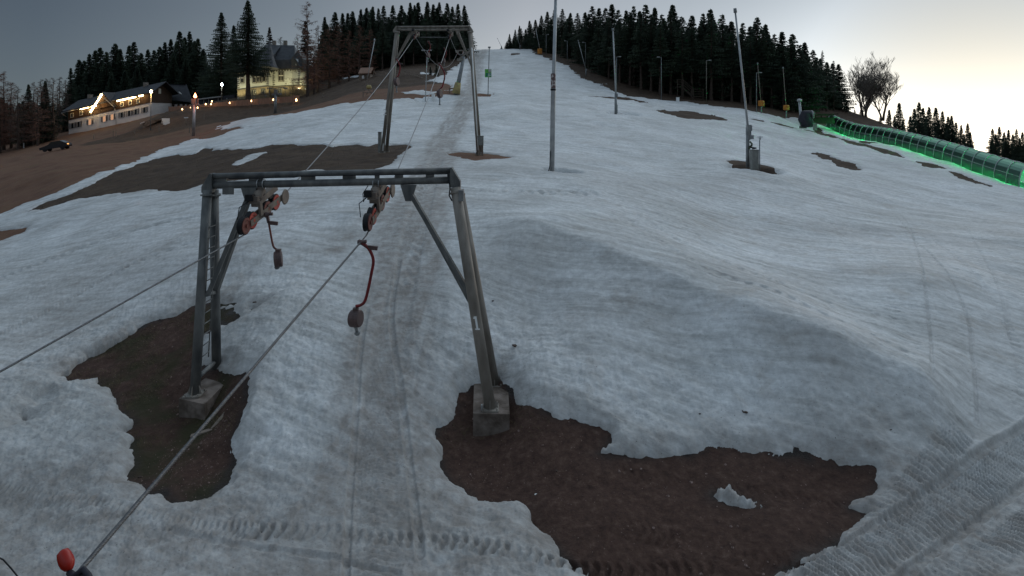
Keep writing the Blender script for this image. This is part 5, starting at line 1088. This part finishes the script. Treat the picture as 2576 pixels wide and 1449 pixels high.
b = MB(); c = P(675, 172, 133.2); b.lathe(c, (.0, .12, 1), [(2.2, 0), (1.75, .8), (1.15, 2.4), (.7, 4.0), (.25, 5.4), (.06, 6.0)], 10); b.build('turret_roof', mat('paler slate', (.075, .078, .085), .6, 0, (.10, .10, .11), 2), vr)
b = MB(); p, q = P(733, 172, 134.5), P(762, 176, 134.5); b.slab([P(732, 174, 134.6), P(764, 178, 134.6), P(763, 150, 135), P(748, 128, 135.6), P(734, 146, 135)], (0, 4, 0)); b.build('dormer', mat('dull slate gable', (.07, .065, .062), .7, 0, (.09, .085, .08), 3), vr)
b = MB(); b.slab([P(744, 164, 134.5), P(751, 167, 134.5), P(750, 149, 134.7), P(744, 147, 134.7)], (0, .08, 0)); b.build('dormer_window', M['white'], vr)
b = MB()
for u in (690, 718): b.box(P(u, 112, 141), (.7, .7, 1.8))
b.build('chimney', M['pale_brown'], vr)
for (u, v, d, e, aim) in ((600, 246, 131.0, 60, (603, 200, 133.5)), (640, 243, 131.2, 42, (640, 200, 133)), (668, 240, 131.2, 42, (668, 190, 133)), (702, 236, 133, 46, (702, 190, 135.8)), (752, 226, 130.6, 75, (756, 195, 134.5)), (730, 232, 132.4, 40, (728, 190, 135.8)), (768, 222, 133.8, 45, (768, 195, 138))):
    pa = P(u, v, d); bx = MB(); bx.box(pa, (.3, .3, .2)); bx.box(pa-Vector((0, 0, .2)), (.12, .12, .3)); o = tag(bx.build('floodlight', M['galv_dark']), 'small garden floodlight at the foot of the villa wall', 'floodlight', 'floodlights along the villa wall')
    point(pa+Vector((0, -.1, .25)), (1, .90, .50), e*6.5, .1, o, 120, P(*aim))
bs_ = MB(); rn = random.Random(8)
for i in range(900):
    c = P(745+rn.gauss(0, 10), 232+rn.uniform(-14, 8), 130.5+rn.gauss(0, .8)); d_ = Vector((rn.uniform(-.3, .3), rn.uniform(-.3, .3), rn.uniform(.1, .5))); bs_.add([c-Vector((.02, 0, 0)), c+Vector((.02, 0, 0)), c+d_], [(0, 1, 2)])
tag(bs_.build('bare_bush', M['twig_grey']), 'twiggy bare bush in front of the right villa corner', 'bush')

# ------------------------------------------------------------------ lamps, fences, furniture left
def plank_fence(pts, name, label, hgt, mt='wood', rails=True, step=2.4):
    t = thing(name, pts[0], label, 'fence'); pw = MB()
    for a, c in zip(pts[:-1], pts[1:]):
        n = max(1, round((c-a).length/step))
        for k_ in range(n):
            p, q = a.lerp(c, k_/n), a.lerp(c, (k_+1)/n)
            if rails:
                for h_ in (.35, .7, 1.0): pw.beam(p+Vector((0, -.05, hgt*h_)), q+Vector((0, -.05, hgt*h_)), .05, .12)
            else: pw.slab([p+Vector((0, -.04, 0)), q+Vector((0, -.04, 0)), q+Vector((0, -.04, hgt)), p+Vector((0, -.04, hgt))], (0, .04, 0))
            o = MB(); o.box(p+Vector((0, 0, hgt/2)), (.14, .14, hgt+.25)); o.build('post', M[mt], t)
    pw.build('rails' if rails else 'boards', M[mt], t).name = 'rail' if rails else 'board_panel'; return t
M['fence_r'] = mat('reddish board fence', (.20, .12, .085), .85, 0, (.27, .165, .12), 1.5, .3, 10, stretch=(3, 3, .5))
plank_fence([P(425, 283, 127), P(500, 278, 125), P(570, 270, 122), P(650, 263, 120), P(737, 257, 118)], 'board_fence', 'reddish closed board fence with lanterns below lodge and villa', 1.15, 'fence_r', False)
plank_fence([P(738, 259, 117.6), P(753, 258, 117.6)], 'board_gate', 'short taller board panel ending the lantern fence', 1.4, 'fence_r', False, 3)
plank_fence([P(811, 258, 113), P(835, 256, 113), P(862, 253, 112)], 'rail_fence', 'pale post fence right of the last lantern on the bare slope', 1.6, 'wood')
plank_fence([P(940, 200, 121), P(975, 199, 120), P(1008, 198, 119), P(1030, 201, 118), P(1050, 206, 116), P(1066, 212, 113)], 'handrail_fence', 'light timber handrail curving down the bank left of the lift track', 1.5, 'wood')
gl_ = 'glowing lanterns along the board fence'
for i, (u, v, h_) in enumerate(((458.5,281,.7),(480,276,.9),(497,277,.8),(517.6,268,.9),(531,268,1.0),(533,261,1.7),(577.6,265,1.3),(632.3,260,1.2),(687.3,257,1.3),(745.4,259,1.6),(801.7,260,1.7))):
    d = float(np.interp(u, [425, 737, 801], [125, 116.8, 112])); c = P(u, v-4, d); g_ = Vector((c.x, c.y, c.z-h_)); lab = {9: 'bright torch lantern at the right end of the board fence', 10: 'torch lantern farthest right, beyond the board fence'}.get(i, 'small glowing lantern along the board fence')
    t = thing('lantern', g_, lab, 'lantern', None if i > 8 else gl_)
    o = MB(); o.tube(g_-Vector((0, 0, .2)), c, .035, n=6); o.build('post', M['wood_dark'], t)
    o = MB(); s_ = 1.5 if i > 8 else 1; o.lathe(c, (0, 0, 1), [(.05*s_, 0), (.12*s_, .08*s_), (.11*s_, .2*s_), (.03*s_, .38*s_)], 8); o.build('flame', M['flame'], t); point(c+Vector((0, -.3, .2)), (1, .45, .18), 9 if i > 8 else 4, .12, t)
def glowlamp(u, vl, vb, d, label, mt, colr, e, r=.22, pole='galv_dark'):
    c = P(u, vl, d); g_ = P(u-1, vb, d); t = thing('street_lamp', g_, label, 'street lamp')
    o = MB(); o.tube(g_-Vector((0, 0, .3)), c, .075, .05, 10); o.build('pole', M[pole], t)
    o = MB(); o.lathe(c, (0, 0, 1), [(r*.5, -.1), (r, .05), (r*1.05, .3), (r*.5, .5)], 12); o.build('lamp_globe', M[mt], t); point(c+Vector((0, -.5, -.1)), colr, e, .2, t); return t
glowlamp(380, 233, 328, 113, 'street lamp with warm globe in front of the right end of the lodge', 'glow', (1, .55, .2), 420)
glowlamp(558, 215, 262, 128, 'cold white street lamp against the dark trees between lodge and villa', 'glow_cold', (.8, .95, .9), 60, .2, 'steel_brown')
# two chairlift style masts on the left meadow
t = thing('lift_mast', P(487, 342, 88), 'grey lift mast on the left meadow with a reddish glowing lamp at its head', 'lift mast')
o = MB(); o.tube(P(486.5, 345, 88), P(489, 262, 88), .22, .17, 12); o.build('mast', M['galv'], t)
o = MB(); o.beam(P(480, 268, 88), P(500, 262, 88), .25, .3); o.box(P(488, 255, 88), (.55, .4, .8)); o.tube(P(481, 250, 88), P(481, 272, 88), .06, n=6); o.tube(P(498, 248, 88), P(498, 268, 88), .06, n=6); o.build('crossarm', M['steel'], t)
o = MB(); o.lathe(P(491, 246, 87.6), (0, 0, 1), [(.1, 0), (.22, .12), (.18, .32), (.03, .7)], 10); o.build('signal_lamp', mat('red orange glow', (1, .3, .1), .5, emit=(1, .33, .14), es=9), t); point(P(491, 246, 87)+Vector((0, 0, .3)), (1, .25, .1), 110, .2, t)
t = thing('lift_mast', P(693, 286, 106), 'grey lift mast with roller crossarm in front of the villa base', 'lift mast')
o = MB(); o.tube(P(692, 288, 106), P(693.5, 236, 106), .27, .2, 12); o.build('mast', M['galv_dark'], t)
o = MB(); o.beam(P(677, 223, 106), P(694, 222, 106), .12, .12); o.beam(P(694, 222, 106), P(717, 219, 106), .12, .12); o.beam(P(684, 238, 106), P(708, 236, 106), .3, .3); o.box(P(694, 231, 106), (.5, .4, .9))
for u in (677, 717): o.tube(P(u, 222, 106), P(u+1, 244, 106), .035, n=6); o.box(P(u+1, 222, 106), (.5, .8, .2))
o.build('crossarm', M['steel'], t)
# retaining wall with notice
t = thing('retaining_wall', P(385, 324, 116), 'low pale retaining wall stepping out of the slope below the lodge', 'wall')
o = MB(); o.slab([P(359, 324, 117), P(413, 318, 117), P(428, 304, 119), P(428, 298, 119), P(410, 298, 117), P(360, 307, 117)], (0, .4, 0)); o.build('wall_face', M['concrete'], t)
o = MB(); o.slab([P(352, 310, 116.8), P(362, 306, 116.8), P(362, 308, 116.8), P(353, 312, 116.8)], (0, 2, 0)); o.build('coping', M['plaster'], t)
t = thing('notice_board', P(417, 320, 114), 'white notice board on posts in front of the low retaining wall', 'sign')
o = MB(); o.box(P(417, 304, 114), (1.45, .08, .95)); o.box(P(419, 310, 113.9), (1.2, .08, .6)); o.build('panel', M['white'], t)
o = MB()
for u in (409, 426): o.box(P(u, 313, 114), (.1, .1, 1.3))
o.build('post', M['wood'], t)
t = thing('information_board', P(469, 316, 108), 'small board on a post with slanting cable screen near the glowing mast', 'sign')
o = MB(); o.box(P(468, 296, 108), (.7, .1, .16)); o.build('panel', M['white'], t); o = MB(); o.tube(P(468, 316, 108), P(468, 296, 108), .05, n=6); o.build('post', M['wood'], t)
for i, (u, v, d) in enumerate(((60, 371, 124), (285, 342, 112), (338, 342, 108), (400, 330, 108), (477, 332, 100), (513, 300, 108), (292, 343, 112), (236, 350, 112))):
    g_ = at(u, v); o = MB(); o.box(g_+Vector((0, 0, .35)), (.11, .11, 1.1)); o.box(g_+Vector((0, 0, .93)), (.15, .15, .05)); tag(o.build('marker_stake', M['wood'] if i else M['white']), 'small stake standing in the brown meadow below the lodge', 'stake', 'stakes in the brown meadow')
# car on the meadow track
g_ = at(142, 378); ct_ = thing('parked_car', g_, 'dark parked car with amber reflections on the meadow below the lodge', 'car'); rot_ = Matrix.Rotation(R(12), 3, 'Z')@Matrix.Rotation(R(-9), 3, 'Y')
def cp(x, y, z): return g_+rot_@Vector((x, y, z))
M['car'] = mat('dark car paint', (.02, .022, .028), .22, .3); M['carglass'] = mat('car glass', (.01, .012, .015), .05)
o = MB(); prof = [(-1.95, .35), (-2.0, .7), (-1.2, .88), (-.7, 1.0), (1.2, 1.0), (1.9, .92), (2.0, .6), (1.95, .35)]
o.slab([cp(x, -.8, z) for x, z in prof], rot_@Vector((0, 1.6, 0))); o.slab([cp(x, -.66, z) for x, z in [(-.8, .99), (-.25, 1.42), (1.0, 1.45), (1.7, 1.0)]], rot_@Vector((0, 1.32, 0))); o.build('body', M['car'], ct_)
o = MB(); o.slab([cp(x, -.675, z) for x, z in [(-.6, 1.03), (-.2, 1.36), (.35, 1.38), (.35, 1.03)]], rot_@Vector((0, 1.35, 0))); o.slab([cp(x, -.675, z) for x, z in [(.45, 1.03), (.45, 1.38), (.95, 1.38), (1.4, 1.03)]], rot_@Vector((0, 1.35, 0))); o.build('side_window', M['carglass'], ct_)
for x in (-1.25, 1.25):
    for y in (-.72, .72): o = MB(); o.lathe(cp(x, y-.1, .32), rot_@Vector((0, 1, 0)), [(.30, 0), (.33, .03), (.33, .17), (.30, .2)], 16); o.build('wheel', M['rubber'], ct_)
o = MB(); o.box(cp(1.99, -.5, .75), (.08, .35, .16)); o.build('amber_patch', mat('painted amber reflection', (.8, .4, .1), .3, emit=(1, .5, .15), es=1.2), ct_)  # glowing patch painted as a reflection on the bodywork
o = MB(); o.slab([cp(-.62, -.6, 1.06), cp(-.62, .6, 1.06), cp(-.28, .55, 1.38), cp(-.28, -.55, 1.38)], rot_@Vector((-.03, 0, .02))); o.build('windscreen', M['carglass'], ct_)
point(cp(2.6, -1.6, 1.6), (1, .55, .2), 5, .2, ct_)
# hut at the wood edge with benches
t = thing('log_hut', P(917, 208, 120), 'small log hut with white notices behind the yellow topped snow gun', 'hut')
o = MB(); o.slab([P(905, 210, 120), P(930, 208, 120), P(930, 186, 120), P(907, 186, 120)], (0, 3.2, 0))
for v in range(188, 209, 3): o.tube(P(903, v, 119.9), P(932, v, 119.9), .1, n=6)
o.build('wall', M['wood'], t)
o = MB(); o.slab([P(901, 186, 119.4), P(933, 185, 119.4), P(933, 185, 119.4)+Vector((0, 2, 1.2)), P(901, 186, 119.4)+Vector((0, 2, 1.2))], (0, 0, .15)); o.slab([P(901, 186, 119.4)+Vector((0, 4.2, 0)), P(933, 185, 119.4)+Vector((0, 4.2, 0)), P(933, 185, 119.4)+Vector((0, 2.05, 1.2)), P(901, 186, 119.4)+Vector((0, 2.05, 1.2))], (0, 0, .15)); o.build('roof', M['fence_r'], t)
for u, v in ((911.5, 192), (914.5, 191.5), (912, 196), (915, 196)): o = MB(); o.box(P(u, v, 119.7), (.2, .03, .24)); o.build('notice', M['white'], t)
# small things lying about
rn = random.Random(21)
litter = [(1457,1198,.10,'white'),(1566,1215,.16,'white'),(1540,1208,.05,'white'),(1136,1133,.08,'white'),(1130,1131,.07,'red'),(1462,1325,.09,'white'),(1480,1325,.06,'red'),(1546,1365,.08,'white'),(1830,1345,.1,'wood'),(1347,1250,.05,'white'),(1745,1340,.05,'white')]
for u, v, s_, k_ in litter:
    p = at(u, v, -.26)+Vector((0, 0, .03)); o = MB(); a = rn.uniform(0, 3.1); vs = []
    for i in range(6): q = a+i*1.05; vs.append(p+Vector((math.cos(q)*s_*rn.uniform(.3, .6), math.sin(q)*s_*rn.uniform(.2, .5), rn.uniform(0, .02))))
    o.slab(vs, (0, 0, .006)); tag(o.build('litter_scrap', M['red'] if k_ == 'red' else (M['wood'] if k_ == 'wood' else M['white'])), ('red' if k_ == 'red' else 'pale')+' scrap of litter lying on the dark dirt', 'litter', ('red' if k_ == 'red' else 'pale')+' litter scraps on the dirt')
for u, v, s_ in ((1875,1040,.14),(1368,681,.14),(1103,687,.12),(1295,873,.16),(640,763,.12),(1888,683,.12),(1139,1073,.05),(930,865,.09),(1700,950,.05),(350,1205,.08),(1400,1190,.05),(2240,1085,.06),(1760,1045,.05),(1240,760,.07),(1380,700,.06),(840,610,.05),(1180,650,.07)):
    p = at(u, v); o = MB(); vs = [p+Vector((math.cos(i*1.26)*s_*rn.uniform(.25, .55), math.sin(i*1.26)*s_*rn.uniform(.25, .5), rn.uniform(.01, .03))) for i in range(5)]; o.slab(vs, (0, 0, .02)); tag(o.build('debris_piece', M['bark']), 'small dark piece of debris lying on the snow', 'debris', 'dark debris pieces on the snow')

# ------------------------------------------------------------------ gravel and dead grass on the thawed patches
def scatter(poly, n, seed, test=None):
    rn = random.Random(seed); xs = [p[0] for p in poly]; ys = [p[1] for p in poly]; X = np.array([rn.uniform(min(xs), max(xs)) for _ in range(n*3)]); Y = np.array([rn.uniform(min(ys), max(ys)) for _ in range(n*3)])
    k = sdf(poly, X, Y) < -.06
    for q in IS[:1]: k &= sdf(q, X, Y) > .05
    if test is not None: k &= test(X, Y)
    X, Y = X[k][:n], Y[k][:n]; Z = surf(X/Y, Y)-hsn(Y)+.03*fbm(X, Y, 1.3, 4, 51, .6); return X, Y, Z
def stones(polyl, name, mt_, lo, hi):
    m = MB(); rn = random.Random(5)
    for poly, n, sd2, tst in polyl:
        for x, y, z in zip(*scatter(poly, n, sd2, tst)):
            r = rn.uniform(lo, hi)*(1 if rn.random() > .06 else 2.2); b = len(m.v)
            pts = [(x+math.cos(a)*r*rn.uniform(.7, 1.2), y+math.sin(a)*r*rn.uniform(.7, 1.2), z-.004) for a in (0, 1.25, 2.5, 3.8, 5.0)]+[(x+rn.uniform(-.3, .3)*r, y+rn.uniform(-.3, .3)*r, z+r*rn.uniform(.5, .9))]
            m.add(pts, [(0, 1, 5), (1, 2, 5), (2, 3, 5), (3, 4, 5), (4, 0, 5)])
    return tag(m.build(name, mt_), 'scattered gravel stones on the thawed dirt around the near pylon', 'gravel', kind='stuff')
gl0 = at(480, 1170, -.1); gr0 = at(1215, 1215, -.1)
stones([(BARE[0], 2600, 1, lambda X, Y: np.hypot(X-gl0.x, (Y-gl0.y)) < .95+.4*vnoise(X*3, Y*3, 3)), (BARE[1], 1100, 2, lambda X, Y: np.hypot(X-gr0.x, Y-gr0.y) < .55), (BARE[1], 450, 3, None), (BARE[0], 500, 4, None)], 'gravel', mat('reddish gravel', (.10, .066, .055), .9, 0, (.30, .21, .18), 30, lo=.4, hi=.62), .005, .015)
gm = MB(); rn = random.Random(77)
g1 = at(1330, 1060, -.1)
for poly, n, sd2, tst, lc in ((BARE[0], 7000, 11, lambda X, Y: (Y > gl0.y+.75+.3*vnoise(X*2, Y*2, 8)), 1), (BARE[1], 4200, 12, lambda X, Y: (Y > g1.y-.35+.25*vnoise(X*2, Y*2, 6)) & (X < 1.35), 1), (BARE[2], 5000, 13, None, 2.2)):
    for x, y, z in zip(*scatter(poly, n, sd2, tst)):
        if vnoise(np.array([x*2.3]), np.array([y*2.3]), 19)[0] < -.15: continue
        a = rn.uniform(0, 6.28); l = rn.uniform(.03, .085)*lc; w_ = .004*lc; dx, dy = math.cos(a), math.sin(a); h = l*rn.uniform(.25, .9)
        gm.add([(x-dy*w_, y+dx*w_, z-.005), (x+dy*w_, y-dx*w_, z-.005), (x+dx*l, y+dy*l, z+h)], [(0, 1, 2)])
tag(gm.build('grass', mat('matted dead grass', (.055, .045, .022), .95, 0, (.15, .115, .06), 6)), 'matted brown grass on the thawed patches', 'grass', kind='stuff')
